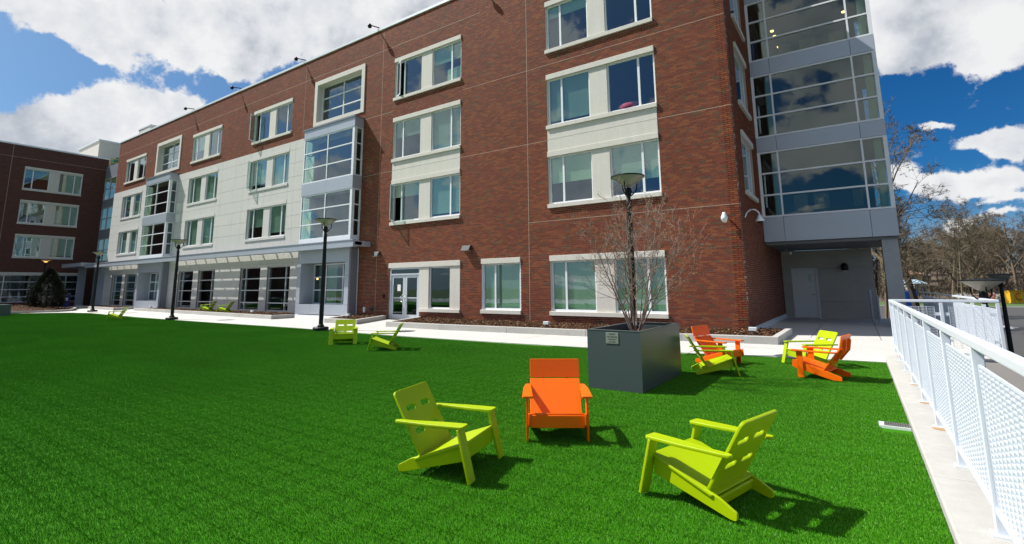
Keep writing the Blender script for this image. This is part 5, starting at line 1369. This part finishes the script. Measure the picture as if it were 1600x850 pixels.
m = MB(); p = at(1575, 476, 86); m.box(WLD, -30, 90, 112.3, 134, LOT - .1, LOT + .05); struct(put('grass_verge', m, grass_far))
# orange safety fence and rubble
p = at(1550, 465, 96); FN = FR((p.x - 2.6, p.y, LOT), Vector((.83, .56, 0)).normalized(), Vector((.56, -.83, 0)).normalized())
fn = thing('safety_fence', 'sagging orange plastic safety fence in front of the rubble', 'fence', (p.x, p.y, LOT))
m = MB(); rs = random.Random(2)
for k in range(26):
    z = .15 + k % 2 * .02; m.box(FN, k * .16, k * .16 + .06, -.02, .02, .1 + rs.uniform(0, .2), 1.55 + rs.uniform(-.5, .3))
for z in (.3, .7, 1.1, 1.45): m.box(FN, 0, 4.2, -.015, .015, z, z + .09)
put('netting', m, orange_net, fn)
for k in range(4): m = MB(); m.tube(FN.p(k * 1.35, 0, 0), FN.p(k * 1.35 + .05, 0, 1.9), .04, n=6); put('post', m, orange_net, fn)
m = MB(); rs = random.Random(6)
for k in range(700):
    q = at(rs.uniform(1495, 1565), 460, rs.uniform(98, 112)); s = rs.uniform(.08, .4); z = LOT + rs.random() * 1.6
    c = Vector((q.x, q.y, z)); v = [c + Vector((rs.uniform(-s, s), rs.uniform(-s, s), rs.uniform(-s, s))) for _ in range(4)]
    k0 = len(m.v); m.v += [tuple(i) for i in v]; m.f += [(k0, k0 + 1, k0 + 2), (k0, k0 + 2, k0 + 3), (k0, k0 + 3, k0 + 1), (k0 + 1, k0 + 3, k0 + 2)]; m.mi += [0] * 4
o = stuff(put('rubble', m, curb_conc)); o['label'] = 'pale rubble and debris heaped at the wood edge'; o['category'] = 'rubble'
# blue container with grey shed behind the column
p = at(1411, 470, 62); FX = FR((p.x, p.y, LOT), Vector((.83, .56, 0)).normalized(), Vector((.56, -.83, 0)).normalized())
bc = thing('storage_container', 'blue ribbed storage container just right of the tower column', 'container', (p.x, p.y, LOT))
m = MB(); m.box(FX, 0, 1.9, -.9, 0, .1, 2.95); put('body', m, blue_m, bc)
for k in range(7): m = MB(); m.box(FX, .05 + k * .27, .17 + k * .27, .002, .05, .2, 2.85); put('rib', m, blue_m, bc)
# small houses on the slope
def house(px, py, w, wd, hh, rf, wall_m, roof_m_, lab):
    p = at(px, py, w); F = FR((p.x, p.y, p.z), Vector((.83, .56, 0)).normalized(), Vector((.56, -.83, 0)).normalized())
    t_ = thing('house', lab, 'house', (p.x, p.y, p.z)); m = MB(); m.box(F, 0, wd, -6, 0, -4, hh); put('wall', m, wall_m, t_)
    m = MB(); v = [F.p(-.3, .3, hh), F.p(wd + .3, .3, hh), F.p(wd + .3, -6.3, hh), F.p(-.3, -6.3, hh), F.p(-.3, -3, hh + rf), F.p(wd + .3, -3, hh + rf)]
    m.v = v; m.f = [(0, 1, 5, 4), (2, 3, 4, 5), (0, 4, 3), (1, 2, 5), (0, 3, 2, 1)]; m.mi = [0] * 5; put('roof', m, roof_m_, t_)
    for k in range(int(wd // 2)): m = MB(); m.box(F, .5 + k * 2, 1.4 + k * 2, .005, .05, .6, hh - .5); put('window', m, glass_g, t_)
house(1421, 441, 135, 3.6, 2.2, .9, tan_wall, rust_roof, 'small tan house on the slope just right of the bare tree trunk')
house(1429, 449, 120, 3.0, .9, 1.0, precast, blue_roof, 'small house with pale blue roof below the tan one')
house(1437, 438, 145, 3.4, 1.4, .6, tan_wall, grey_roof, 'small house with grey roof behind the pale blue roofed one')

print('objects', len(bpy.data.objects), 'bricks', len(bricks))
